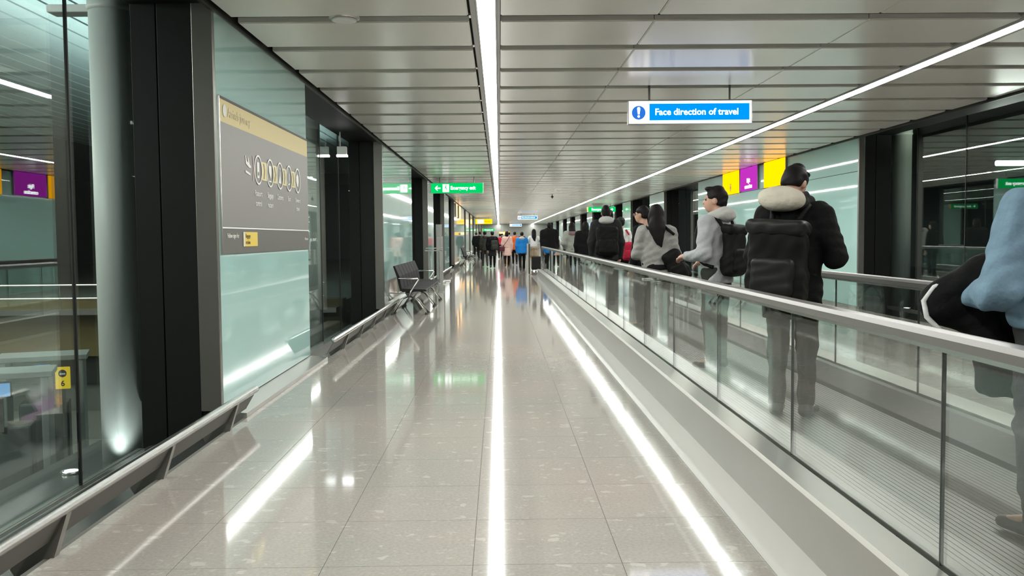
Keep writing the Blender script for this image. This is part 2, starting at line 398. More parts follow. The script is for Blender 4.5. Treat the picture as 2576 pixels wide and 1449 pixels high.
# right neighbouring side: dark
struct(box('floor', mat('dark_apron', (.05, .055, .055), .3), (GR + .1, 20, YB, 60, -.3, -.2)))
struct(box('wall_right', M_darkwall, (20, 20.2, YB, 60, -.3, 6)))
struct(box('ceiling', mat('outer_soffit', (.15, .17, .15), .6), (GR + .3, 20, YB, 60, 4.3, 4.4)))
t = thing('flood_lamp', 'bright flood lamp outside the right glass, above the denim jacket', 'lamp', (9.3, 16.4, 2.62))
MB().tube([(-.55, 0, 0), (.1, 0, 0)], .045, 12).build('tube', glow('flood_tube', (1, 1, .95), 14), t, True)
box('housing', M_steel, (.08, .2, -.09, .09, -.1, .35), t, .01); box('post', M_steel, (.12, .16, -.03, .03, -2.8, -.1), t)
area('flood', (9.0, 16.3, 2.9), .8, .3, 55, (.95, 1, .85), (math.pi, 0, 0))

# ---------------------------------------------------------------- lower hall objects behind the left glass
def machine(x, y, rz, lab):
    t = thing('check_in_kiosk', lab, 'kiosk', (x, y, -2.2), rz)
    box('cabinet', mat('kiosk_grey', (.13, .14, .135), .3), (-.3, .3, -.2, .2, 0, 1.45), t, .03)
    box('frame', mat('kiosk_frame', (.24, .26, .25), .35), (-.50, -.42, -.28, .28, 0, 2.02), t, .01); box('frame', MATS['kiosk_frame'], (.42, .50, -.28, .28, 0, 2.02), t, .01); box('canopy', MATS['kiosk_frame'], (-.55, .55, -.3, .3, 2.02, 2.09), t, .01)
    box('screen', glow('blue_screen', (.12, .32, .62), .42), (-.10, .10, -.28, -.25, 1.82, 1.97), t); box('bezel', M_dark, (-.115, .115, -.265, -.23, 1.80, 1.985), t, .005)
    box('screen_arm', M_steel, (-.02, .02, -.24, -.18, 1.4, 1.9), t)
machine(-5.85, 11.0, .35, 'grey kiosk with blue screen in the lower hall, at the left photo edge')
machine(-6.15, 12.6, .35, 'grey kiosk with blue screen in the lower hall, nearer the yellow gate sign')
t = thing('gate_sign', 'yellow upright sign with a dark round symbol in the lower hall', 'sign', (-5.76, 12.3, -2.2), .25)
box('post', M_steel, (-.02, .02, 0, .04, 0, 1.68), t); box('board', glow('yellow_board', (.85, .62, .02), .32), (-.09, .09, -.03, .0, 1.66, 1.95), t, .008)
poly('symbol', circ(.05, 0, 0), (0, -.032, 1.865), '-y', mat('ink', (.02, .02, .03), .5), t); poly('symbol_bar', [(-.035, -.01), (.035, -.01), (.035, .01), (-.035, .01)], (0, -.036, 1.86), '-y', M_white, t)
text('lettering', '6', .10, (0, -.032, 1.73), '-y', MATS['ink'], t, 'CENTER', .003)
t = thing('hall_barrier', 'thin steel barrier rail standing in the lower hall beyond the left glass', 'barrier', (-9, 19.2, 0))
MB().tube([(-9, 0, .50), (5.4, 0, .50)], .02).build('rail', M_steel, t); MB().tube([(-9, 0, .23), (5.4, 0, .23)], .015).build('rail', M_steel, t)
for q in range(9): MB().tube([(-9 + 1.8 * q, 0, .0), (-9 + 1.8 * q, 0, .5)], .015, 6).build('post', M_steel, t)
struct(MB().box(-18, GL - .5, 19.0, 19.5, -.1, 0.0).build('trim_20', M_steel))
for q, (x, y, lab) in enumerate(((-5.3, 8.6, 'grey trolley in the lower hall near the glass'), (-7.0, 8.7, 'grey trolley in the lower hall below the kiosks'))):
    t = thing('luggage_trolley', lab, 'trolley', (x, y, -2.2), .5)
    MB().tube([(-.3, -.5, .25), (.3, -.5, .25), (.3, .45, .3), (-.3, .45, .3), (-.3, -.5, .25)], .022).build('frame', M_chrome, t, True)
    MB().tube([(-.3, .45, .3), (-.28, .6, 1.0), (.28, .6, 1.0), (.3, .45, .3)], .02).build('handle', M_chrome, t, True)
    box('basket', M_steel, (-.27, .27, .35, .6, .75, .9), t, .01)
    for a, b_ in ((-.27, -.45), (.27, -.45), (0, .4)): MB().tube([(a - .02, b_, .06), (a + .02, b_, .06)], .06, 12).build('wheel', M_dark, t, True)
t = thing('warning_lamp', 'small glowing red lamp low behind the left glass', 'lamp', (-4.25, 7.95, -1.0))
MB().tube([(0, 0, -1.2), (0, 0, 0)], .02).build('post', M_steel, t); MB().tube([(0, 0, .0), (0, 0, .02), (0, 0, .05), (0, 0, .07)], [.012, .03, .03, .012], 12).build('bulb', glow('red_bulb', (1, .02, .08), 3), t, True)
t = thing('box_lamp', 'small white box lamp hanging by the top of the second dark column', 'lamp', (-2.70, 16.1, 2.83))
box('housing', M_white, (-.05, .11, -.05, .05, 0, .14), t, .01); box('diffuser', glow('small_lamp', (1, 1, 1), 4), (-.06, .12, -.045, .045, -.035, -.001), t); box('stem', M_steel, (-.01, .01, -.01, .01, .14, .42), t)

# ---------------------------------------------------------------- moving walkway
WY0, WY1 = YB, 33.0
wk = thing('moving_walkway', 'moving walkway with glass balustrades and grey handrails down the middle of the hall', 'moving walkway', (0, 0, 0))
near = [(1.33, -.1), (1.33, .255), (1.345, .27), (1.50, .25), (1.50, .22), (1.52, .22), (1.52, -.1)]
inner = [(1.52, -.1), (1.52, .22), (1.54, .22), (1.54, .245), (1.60, .245), (1.69, .115), (1.70, .08), (1.75, .08), (1.75, -.1)]
M_skirt = mat('dark_skirting', (.085, .082, .075), .38, metal=.3)
for nm, pf, m_ in (('side_plinth', near, M_plinth), ('inner_skirt', inner, M_skirt)):
    MB().prism(pf, WY0, WY1).build(nm, m_, wk)
    MB().prism([(4.52 - x, z) for x, z in reversed(pf)], WY0, WY1).build(nm, m_, wk)
box('pallet_belt', M_pallet, (1.75, 2.77, WY0, WY1 - .3, .0, .10), wk)
rb_ = MB()
for q in range(33): rb_.box(1.765 + q * .0305, 1.765 + q * .0305 + .025, WY0, WY1 - .3, .10, .106)
o = rb_.build('pallet_ribs', M_pallet, wk); o['kind'] = 'stuff'
box('comb_plate', M_steel, (1.75, 2.77, WY1 - .3, WY1 + .35, .02, .115), wk, .004)
MB().prism([(1.33, 0), (3.19, 0), (3.19, .03), (1.33, .03)], WY1, WY1 + .9).build('landing_plate', M_steel, wk)
for xg, ref in ((1.52, 3.16), (3.0, 3.33)):
    ys = [WY0]; y = ref
    while y - 1.65 > WY0 + .3: y -= 1.65
    while y < WY1 - .4: ys.append(y); y += 1.65
    ys.append(WY1 - .0)
    for a, b_ in zip(ys[:-1], ys[1:]):
        box('glass_panel', M_bglass, (xg - .006, xg + .006, a + .003, b_ - .003, .235, 1.03), wk)
    jm = MB()
    for a in ys[1:-1]: box('glass_joint', mat('joint_seal', (.035, .04, .04), .4), (xg - .007, xg + .007, a - .003, a + .003, .25, 1.02), wk)
    # half-round end glass and the handrail that wraps it
    n = 14; v = [(xg + s_, WY1 + (.395 * math.sin(math.pi * q / n)), .64 + .395 * math.cos(math.pi * q / n)) for s_ in (-.006, .006) for q in range(n + 1)]
    f = [tuple(range(n + 1)), tuple(reversed(range(n + 1, 2 * n + 2)))] + [(q, n + 1 + q, n + 2 + q, q + 1) for q in range(n)]
    me = bpy.data.meshes.new('end_glass'); me.from_pydata(v, [], f); link('end_glass', me, M_bglass, wk)
    prof = [(-.040, -.018), (-.043, .012), (-.033, .030), (0, .035), (.033, .030), (.043, .012), (.040, -.018), (.018, -.022), (-.018, -.022)]
    path = [(WY0, 1.035, 0)] + [(WY0 + q, 1.035, 0) for q in range(3, 47, 3)] + [(WY1 + .41 * math.sin(t), .64 + .395 * math.cos(t), t) for t in [math.pi * q / 12 for q in range(13)]] + [(WY1 - .5, .245, math.pi)]
    v = []; f = []; pn = len(prof)
    for yy, zz, t in path:
        v += [(xg + px, yy + pz * math.sin(t), zz + pz * math.cos(t)) for px, pz in prof]
    for q in range(len(path) - 1):
        f += [(q * pn + r, q * pn + (r + 1) % pn, (q + 1) * pn + (r + 1) % pn, (q + 1) * pn + r) for r in range(pn)]
    f += [tuple(reversed(range(pn))), tuple(range((len(path) - 1) * pn, len(path) * pn))]
    me = bpy.data.meshes.new('handrail'); me.from_pydata(v, [], f)
    bm = bmesh.new(); bm.from_mesh(me); bmesh.ops.recalc_face_normals(bm, faces=bm.faces); bm.to_mesh(me); bm.free()
    link('handrail', me, M_rubber, wk)
    box('handrail_guide', M_steel, (xg - .015, xg + .015, WY0, WY1, .995, 1.015), wk)
for x, y, h, lab in ((1.06, 35.0, 1.16, 'slim steel gate post standing left of the walkway exit'), (1.68, 37.2, .98, 'steel gate post beyond the walkway exit, right of the blue coat')):
    t = thing('gate_post', lab, 'post', (x, y, 0))
    box('post', M_steel, (-.035, .035, -.05, .05, 0, h), t, .01); box('edge', M_dark, (.035, .085, -.05, .05, 0, h - .02), t, .005); box('foot', M_steel, (-.08, .11, -.09, .09, 0, .015), t, .003)

# ---------------------------------------------------------------- signs
def hanging(name, x0, x1, y, z0, z1, label, body, parts, rods=2, ztop=3.62):
    y = 6.63 + PP * round((y + .05 - 6.63) / PP) - .05
    xc = (x0 + x1) / 2
    t = thing(name, label, 'sign', (xc, y, z0)); W = x1 - x0; H = z1 - z0
    box('housing', mat('sign_housing', (.45, .45, .44), .35, metal=.5), (-W / 2 - .012, W / 2 + .012, .004, .10, -.01, H + .01), t, .004)
    for s in (-.33, .33): MB().tube([(s * W, .05, H), (s * W, .05, ztop - z0)], .013, 8).build('hanger_rod', M_fin, t)
    parts(t, W, H)
G_white = glow('sign_white', (1, .98, 1), 1.0); G_blue = glow('sign_blue', (.0, .30, .95), .42); G_green = glow('sign_green', (.0, .62, .13), .42)
G_yel = glow('sign_yellow', (1, .42, .0), .80); G_pur = glow('sign_purple', (.50, .03, .48), .42); G_dblue = glow('sign_deep_blue', (.03, .20, .8), .35)
G_letter = glow('sign_letter', (1, 1, 1), 1.3)
def blue_sign(t, W, H):
    box('face', G_white, (-W / 2, W / 2, -.004, .004, 0, H), t)
    box('blue_field', G_blue, (-W / 2 + .25 * W / 1.48 * .98, W / 2 - .025, -.007, -.003, .035, H - .03), t)
    poly('warning_disc', circ(.083, 0, 0, 32), (-W / 2 + .115, -.006, H / 2 - .005), '-y', G_dblue, t)
    poly('exclamation_mark', [(-.010, -.02), (.010, -.02), (.019, .05), (.012, .065), (-.012, .065), (-.019, .05)], (-W / 2 + .115, -.010, H / 2 - .005), '-y', G_letter, t)
    poly('exclamation_dot', circ(.015, 0, -.045, 12), (-W / 2 + .115, -.010, H / 2 - .005), '-y', G_letter, t)
    text('lettering', 'Face direction of travel', .108, (-W / 2 + .31, -.010, H / 2), '-y', G_letter, t, bold=.0018)
hanging('direction_sign', 1.58, 3.06, 11.2, 2.755, 3.02, 'lit blue and white hanging sign reading Face direction of travel, nearest one', None, blue_sign)
def man(t, x, z, s):
    g = []
    poly('running_figure', [(a * s, b * s) for a, b in circ(.16, .05, .78, 12)], (x, -.008, z), '-y', G_letter, t)
    poly('running_figure', [(a * s, b * s) for a, b in [(-.1, .6), (.2, .6), (.42, .35), (.34, .28), (.15, .45), (.1, .25), (.35, -.05), (.3, -.45), (.18, -.45), (.2, -.1), (-.05, .1), (-.2, -.2), (-.5, -.25), (-.5, -.12), (-.25, -.08), (-.12, .2), (-.12, .42), (-.3, .3), (-.4, .38)]], (x, -.008, z + .01), '-y', G_letter, t)
def arrow(t, x, z, s, flip=1):
    poly('arrow', [(a * s * flip, b * s) for a, b in [(-1, 0), (-.2, .85), (.1, .85), (-.35, .2), (1, .2), (1, -.2), (-.35, -.2), (.1, -.85), (-.2, -.85)][::flip]], (x, -.008, z), '-y', G_letter, t)
def green_sign(t, W, H):
    box('face', G_green, (-W / 2, W / 2, -.004, .004, 0, H), t)
    arrow(t, -W / 2 + .2, H / 2, .085); box('figure_panel', G_white, (-W / 2 + .35, -W / 2 + .54, -.007, -.003, .03, H - .03), t)
    poly('running_figure', [(a * .12, b * .12 - .01) for a, b in [(-.1, .6), (.2, .6), (.42, .35), (.15, .45), (.1, .25), (.35, -.05), (.3, -.6), (.18, -.6), (.15, -.1), (-.05, .1), (-.2, -.2), (-.5, -.25), (-.25, -.05), (-.12, .42), (-.4, .38)]], (-W / 2 + .44, -.009, H / 2), '-y', G_green, t)
    poly('figure_head', circ(.018, .0, .09, 10), (-W / 2 + .45, -.009, H / 2), '-y', G_green, t)
    text('lettering', 'Emergency exit', .15, (-W / 2 + .58, -.010, H / 2), '-y', G_letter, t, bold=.003, xs=.80)
hanging('exit_sign', -2.02, -.47, 27.6, 2.73, 3.02, 'green lit Emergency exit sign hanging over the left passage', None, green_sign)
def green_plain(t, W, H):
    box('face', G_green, (-W / 2, W / 2, -.004, .004, 0, H), t); box('edge_light', G_yel, (-W / 2, -W / 2 + .04, -.006, -.002, .01, H - .01), t)
    arrow(t, W / 2 - .2, H / 2, .08, -1); text('lettering', 'Emergency exit', .17, (-W / 2 + .22, -.010, H / 2), '-y', G_letter, t, bold=.004, xs=.9)
hanging('exit_sign', 4.9, 6.45, 52, 2.75, 3.02, 'green lit exit sign hanging over the right side beyond the walkway', None, green_plain)
hanging('exit_sign', -1.9, -.55, 108, 2.1, 2.4, 'tiny green exit sign far down the left passage', None, green_plain)
hanging('direction_sign', 1.45, 2.95, 72, 2.75, 3.02, 'pale lit hanging sign over the second walkway, larger of the far two', None, blue_sign)
hanging('direction_sign', 1.35, 2.85, 119, 2.75, 3.05, 'pale lit hanging sign furthest away over the walkway line', None, blue_sign)
def yellow_sign(t, W, H):
    box('face', G_yel, (-W / 2, W / 2, -.004, .004, 0, H), t); box('pale_field', glow('sign_cream', (1, .85, .45), .8), (-W / 2 + .15, .0, -.007, -.003, .05, H - .05), t)
    text('lettering', 'Arrivals', .2, (.06, -.008, H / 2), '-y', mat('black_ink', (.02, .02, .02), .5), t, xs=.8)
hanging('arrivals_sign', -2.1, -.62, 84, 2.6, 3.04, 'yellow lit hanging sign far down the left passage', None, yellow_sign)
hanging('arrivals_sign', .0, 1.4, 122, 1.75, 2.1, 'small yellow lit sign at the far end of the hall above the crowd', None, yellow_sign)

# lit boxes at the top of the right wall
def wallbox(side, y0, y1, z0, z1, m, label, words, ink, icon=False):
    s = 1 if side == 'right' else -1; xf = XR if s > 0 else XL
    t = thing('lit_wall_sign', label, 'sign', (xf, (y0 + y1) / 2, z0)); L = y1 - y0; H = z1 - z0
    e = (-.05, -.001) if s > 0 else (.001, .05)
    box('lightbox', m, (*e, -L / 2, L / 2, 0, H), t); box('frame', M_fin, (*e, -L / 2 - .02, -L / 2, -.01, H), t); box('frame', M_fin, (*e, L / 2, L / 2 + .02, -.01, H), t)
    x = -.053 if s > 0 else .053; face = '-x' if s > 0 else '+x'
    if icon:
        ring('symbol_ring', .085, .11, (x, 0, H * .30), face, ink, t); poly('symbol', [(-.03, -.06), (.03, -.06), (.045, .01), (0, .07), (-.045, .01)], (x, 0, H * .30), face, ink, t)
    for q, wd in enumerate(words): text('lettering', wd, .15, (x, 0, H * (.42 - .26 * q)), face, ink, t, 'CENTER', .005)
wallbox('right', 25.75, 27.65, 2.57, 3.19, G_yel, 'square yellow lit panel at the top of the right wall, farther of the two', [], MATS['black_ink'], True)
wallbox('right', 23.95, 25.65, 2.59, 3.19, G_pur, 'square purple lit panel with white letters between the yellow ones', ['Flight', 'connections'], G_letter)
wallbox('right', 21.6, 23.35, 2.57, 3.19, G_yel, 'square yellow lit panel at the top of the right wall, nearer of the two', [], MATS['black_ink'])
wallbox('left', 47.2, 48.6, 2.45, 3.12, glow('sign_orange', (1, .55, .25), .9), 'pale orange lit panel high on the left wall far back, nearer one', [], MATS['black_ink'])
wallbox('left', 50.6, 52.8, 2.45, 3.12, MATS['sign_orange'], 'pale orange lit panel high on the left wall far back, farther one', [], MATS['black_ink'])

# printed information board on the first left wall panel
bd = thing('information_board', 'grey and yellow journey information board on the teal glass wall at left', 'information board', (XL + .002, 7.42, 1.28))
def bx(nm, m, y0, y1, z0, z1, th=.010): return box(nm, m, (0, th, y0 - 7.42, y1 - 7.42, z0 - 1.28, z1 - 1.28), bd)
bx('yellow_band', mat('band_yellow', (.52, .42, .17), .5, spec=.4), 7.42, 10.78, 2.335, 2.515); bx('top_trim', M_black, 7.42, 10.78, 2.515, 2.535, .014)
M_board = mat('board_grey', (.185, .178, .168), .5, spec=.5)
bx('grey_panel', M_board, 7.42, 10.78, 1.505, 2.335); bx('divider', M_white, 7.42, 10.78, 1.49, 1.502, .013); bx('lower_strip', mat('board_dark_grey', (.10, .096, .088), .5, spec=.4), 7.42, 10.78, 1.285, 1.488)
bx('side_trim', M_chrome, 7.405, 7.42, 1.28, 2.53, .016)
M_print = mat('print_white', (.62, .61, .57), .4); M_print2 = mat('print_ochre', (.52, .44, .15), .4); M_pink = mat('print_pink', (.50, .36, .34), .4)
def at(y, z, d=.012): return (d, y - 7.42, z - 1.28)
poly('header_icon', circ(.05, 0, 0, 16), at(7.56, 2.43), '+x', mat('print_grey', (.42, .43, .42), .4), bd)
text('lettering', 'Arrivals journey', .105, at(7.65, 2.425), '+x', mat('print_faint', (.50, .42, .22), .4), bd)
poly('plane_icon', [(-.08, .055), (-.06, .055), (-.03, .01), (.015, -.002), (-.01, .05), (.01, .05), (.06, -.012), (.10, -.025), (.105, -.04), (.04, -.042), (-.06, -.015)], at(8.22, 2.07), '+x', M_print, bd)
poly('runway_line', [(-.08, -.01), (.08, -.03), (.08, -.01), (-.08, .01)], at(8.22, 1.99), '+x', M_print, bd)
poly('chevron', [(-.03, .11), (-.01, .11), (.03, 0), (-.01, -.11), (-.03, -.11), (.005, 0)], at(8.41, 2.03), '+x', M_pink, bd)
cy = [8.57, 9.01, 9.41, 9.81, 10.22]
for q, y in enumerate(cy):
    ring('icon_ring', .118, .135, at(y, 2.03, .014), '+x', M_print, bd)
    if q < 4:
        m_ = (y + cy[q + 1]) / 2; h = (cy[q + 1] - y) / 2 - .125
        poly('link_bar', [(-h, -.085), (h, -.085), (h, .085), (-h, .085)], at(m_, 2.03), '+x', M_print2, bd)
        poly('link_chevron', [(-.03, .07), (-.015, .07), (.02, 0), (-.015, -.07), (-.03, -.07), (.002, 0)], at(m_, 2.03, .015), '+x', M_board, bd)
poly('passport_icon', [(-.04, .07), (.035, .07), (.035, -.075), (-.04, -.075)], at(8.57, 2.03), '+x', M_print, bd); poly('passport_icon', circ(.018, .0, -.035, 10), at(8.57, 2.03, .015), '+x', M_board, bd)
poly('case_icon', [(-.05, .06), (.05, .06), (.055, .0), (.03, -.055), (.01, -.06), (-.04, .0)], at(9.01, 2.04), '+x', M_print, bd); poly('case_icon', [(-.05, -.085), (.05, -.085), (.05, -.072), (-.05, -.072)], at(9.01, 2.03), '+x', M_print, bd)
poly('customs_icon', [(-.06, -.075), (.05, -.075), (.02, .0), (.015, .05), (-.0, .05), (-.01, .0)], at(9.41, 2.03), '+x', M_print, bd); poly('customs_icon', circ(.014, .01, .072, 10), at(9.41, 2.03), '+x', M_print, bd)
poly('exit_icon', [(-.01, -.03), (.012, -.03), (.016, .05), (-.006, .05)], at(9.81, 2.03), '+x', M_print, bd); poly('exit_icon', [(-.04, -.075), (.04, -.06), (.04, -.045), (-.04, -.06)], at(9.81, 2.03), '+x', M_print, bd)
poly('travel_icon', [(-.06, .04), (-.01, .075), (.05, .05), (.06, -.01), (.02, -.07), (-.02, -.06), (-.06, -.01)], at(10.22, 2.03), '+x', M_print, bd)
M_pt = mat('print_label', (.55, .55, .52), .5)
for y, a, b_ in zip(cy, ('Passport', 'Baggage', 'Customs', 'Exit', 'Onward'), ('control', 'reclaim', '', '', 'travel')):
    text('lettering', a, .072, at(y, 1.815), '+x', M_pt, bd, 'CENTER', .0012)
    if b_: text('lettering', b_, .072, at(y, 1.725), '+x', M_pt, bd, 'CENTER', .0012)
text('lettering', 'Follow signs for', .052, at(7.56, 1.43), '+x', M_print, bd, bold=.0008)
poly('yellow_plate', [(0, 0), (.47, 0), (.47, .125), (0, .125)], at(8.02, 1.34, .012), '+x', mat('plate_yellow', (.68, .50, .06), .4), bd)
poly('plate_edge', [(0, 0), (.05, 0), (.05, .125), (0, .125)], at(8.02, 1.34, .0135), '+x', M_print, bd)
text('lettering', 'Baggage', .05, at(8.09, 1.43, .015), '+x', mat('plate_ink', (.16, .11, .02), .5), bd); text('lettering', 'reclaim', .05, at(8.09, 1.375, .015), '+x', MATS['plate_ink'], bd)
text('lettering', 'Welcome', .045, at(10.55, 1.40), '+x', M_pt, bd)

# ceiling fittings
t = thing('smoke_detector', 'round white ceiling disc in the gap between the first slats, upper left', 'detector', (-1.25, 7.77, CZ))
MB().tube([(0, 0, -.004), (0, 0, -.022), (0, 0, -.03)], [.105, .10, .07], 32).build('disc', M_white, t, True); MB().tube([(0, 0, .03), (0, 0, -.006)], .125, 32).build('mount_ring', M_steel, t, True)
t = thing('ceiling_sensor', 'small dark sensor hanging from the ceiling far ahead, right of the middle', 'sensor', (2.28, 40, 3.03))
MB().tube([(0, 0, 0), (0, 0, .07), (0, 0, .14)], [.01, .06, .01], 8).build('body', M_dark, t); MB().tube([(0, 0, .14), (0, 0, .19)], .012).build('stem', M_dark, t)

# ---------------------------------------------------------------- seats and stands on the left
M_seat = mat('black_vinyl', (.018, .017, .018), .7, spec=.12, var=.15)
def bench(x, y, n, lab, grp):
    t = thing('beam_seating', lab, 'bench', (x, y, 0), 0, grp); P = .58
    for q in range(n):
        y0 = q * P
        for r in range(1):
            me = MB().prism([(-.02, .44), (.02, .475), (.44, .455), (.46, .44), (.45, .425), (.02, .41)], y0 + .012, y0 + P - .012).build('seat', M_seat, t)
            bk = MB().prism([(-.03, .43), (.01, .44), (-.035, .70), (-.12, .895), (-.15, .885), (-.08, .68)], y0 + .02, y0 + P - .02).build('backrest', M_seat, t)
            MB().tube([(-.03, y0 + P / 2, .5), (-.08, y0 + P / 2, .70), (-.12, y0 + P / 2, .88)], .012, 6).build('seam', M_dark, bk)
    MB().prism([(.06, .40), (.20, .40), (.13, .30)], .0, n * P).build('beam', M_dark, t)
    for y0 in (.0, n * P):
        MB().tube([(-.05, y0, .66), (.30, y0, .655), (.32, y0, .64), (.17, y0, .42), (.14, y0, .34)], .014, 8).build('armrest', M_steel, t, True)
    for y0 in (.12, n * P * .5, n * P - .15):
        for s in (1, -1):
            e = .46 if s > 0 else -.16
            MB().tube([(.13, y0, .33), (.13 + (e - .13) * .45, y0 - .10, .27), (e, y0 - .20, .03)], .013, 8).build('leg', M_steel, t, True)
            MB().tube([(.13, y0, .33), (.13 + (e - .13) * .45, y0 + .10, .27), (e, y0 + .20, .03)], .013, 8).build('leg', M_steel, t, True)
            for dy in (-.2, .2): MB().tube([(e, y0 + dy, .0), (e, y0 + dy, .03)], .03, 10).build('foot', M_dark, t)
bench(-1.80, 17.1, 7, 'row of black waiting seats with steel legs by the left wall, nearest row', 'rows of beam seats')
bench(-1.75, 46, 7, 'row of dark waiting seats far down the left passage', 'rows of beam seats')
t = thing('pillar_stand', 'tall slim pale metal pillar behind the black seats', 'pillar', (-1.92, 30, 0))
box('post', M_steel, (-.10, .08, -.06, .06, 0.03, 1.83), t, .012); box('base_plate', M_white, (-.2, .34, -.2, .2, 0, .035), t, .01); box('edge_strip', M_dark, (-.12, -.10, -.05, .05, .03, 1.8), t)
t = thing('metal_stand', 'waist-high pale metal stand with two top bars behind the black seats', 'stand', (-1.60, 23.9, 0))
for q in (-.20, -.09, .04): MB().tube([(q, 0, .02), (q, 0, 1.05)], .02, 8).build('post', M_steel, t)
box('front_post', M_steel, (.08, .15, -.04, .04, 0, 1.08), t, .005); box('top_bar', M_steel, (-.30, .16, -.04, .04, 1.06, 1.09), t, .005); box('top_bar', M_steel, (-.28, .16, -.04, .04, 1.12, 1.15), t, .005); box('base', M_steel, (-.28, .18, -.12, .12, 0, .02), t, .004)
for x, y, lab in ((-1.98, 28.2, 'thin pale post between the metal stand and the pillar'), (-1.95, 29.1, 'thin pale post close beside the tall pillar')):
    t = thing('slim_post', lab, 'post', (x + .14, y, 0)); box('post', M_steel, (-.06, .06, -.04, .04, .02, 1.45), t, .01); MB().cyl(0, 0, 0, .03, .14, 20).build('foot', M_steel, t, True)

# ================================================================ people
def surf_nets(D, org, res):
    S = D < 0
    nx, ny, nz = D.shape
    cs = np.zeros((nx - 1, ny - 1, nz - 1), np.int8)
    cor = [(i, j, k) for i in (0, 1) for j in (0, 1) for k in (0, 1)]
    sl = lambda c: (slice(c[0], nx - 1 + c[0]), slice(c[1], ny - 1 + c[1]), slice(c[2], nz - 1 + c[2]))
    for c in cor: cs += S[sl(c)]
    act = (cs > 0) & (cs < 8)
    I = np.argwhere(act); idx = -np.ones(act.shape, np.int64); idx[act] = np.arange(len(I))
    acc = np.zeros((len(I), 3)); cnt = np.zeros(len(I))
    for c in cor:
        for ax in range(3):
            if c[ax]: continue
            e = list(c); e[ax] = 1; e = tuple(e)
            d0 = D[I[:, 0] + c[0], I[:, 1] + c[1], I[:, 2] + c[2]]; d1 = D[I[:, 0] + e[0], I[:, 1] + e[1], I[:, 2] + e[2]]
            m = (d0 < 0) != (d1 < 0)
            tt = np.where(m, d0 / np.where(np.abs(d0 - d1) < 1e-9, 1, d0 - d1), 0)
            p = np.array(c, float)[None].repeat(len(I), 0); p[:, ax] += tt
            acc[m] += p[m]; cnt[m] += 1
    V = (I + acc / cnt[:, None]) * res + org
    Q = []
    for ax in range(3):
        a, b = [(1, 2), (2, 0), (0, 1)][ax]
        lo = [slice(None)] * 3; hi = [slice(None)] * 3
        lo[ax] = slice(0, D.shape[ax] - 1); hi[ax] = slice(1, D.shape[ax])
        for u in (a, b): lo[u] = slice(1, D.shape[u] - 1); hi[u] = slice(1, D.shape[u] - 1)
        s0 = S[tuple(lo)]; s1 = S[tuple(hi)]
        E = np.argwhere(s0 != s1)
        if not len(E): continue
        flip = s0[tuple(E.T)]
        E = E.copy(); E[:, a] += 1; E[:, b] += 1
        def g(da, db):
            q = E.copy(); q[:, a] += da; q[:, b] += db
            return idx[q[:, 0], q[:, 1], q[:, 2]]
        q4 = np.stack([g(-1, -1), g(0, -1), g(0, 0), g(-1, 0)], 1)
        q4[~flip] = q4[~flip][:, ::-1]
        Q.append(q4)
    return V, np.concatenate(Q)
def eulm(e): return np.array(Euler(e).to_matrix())
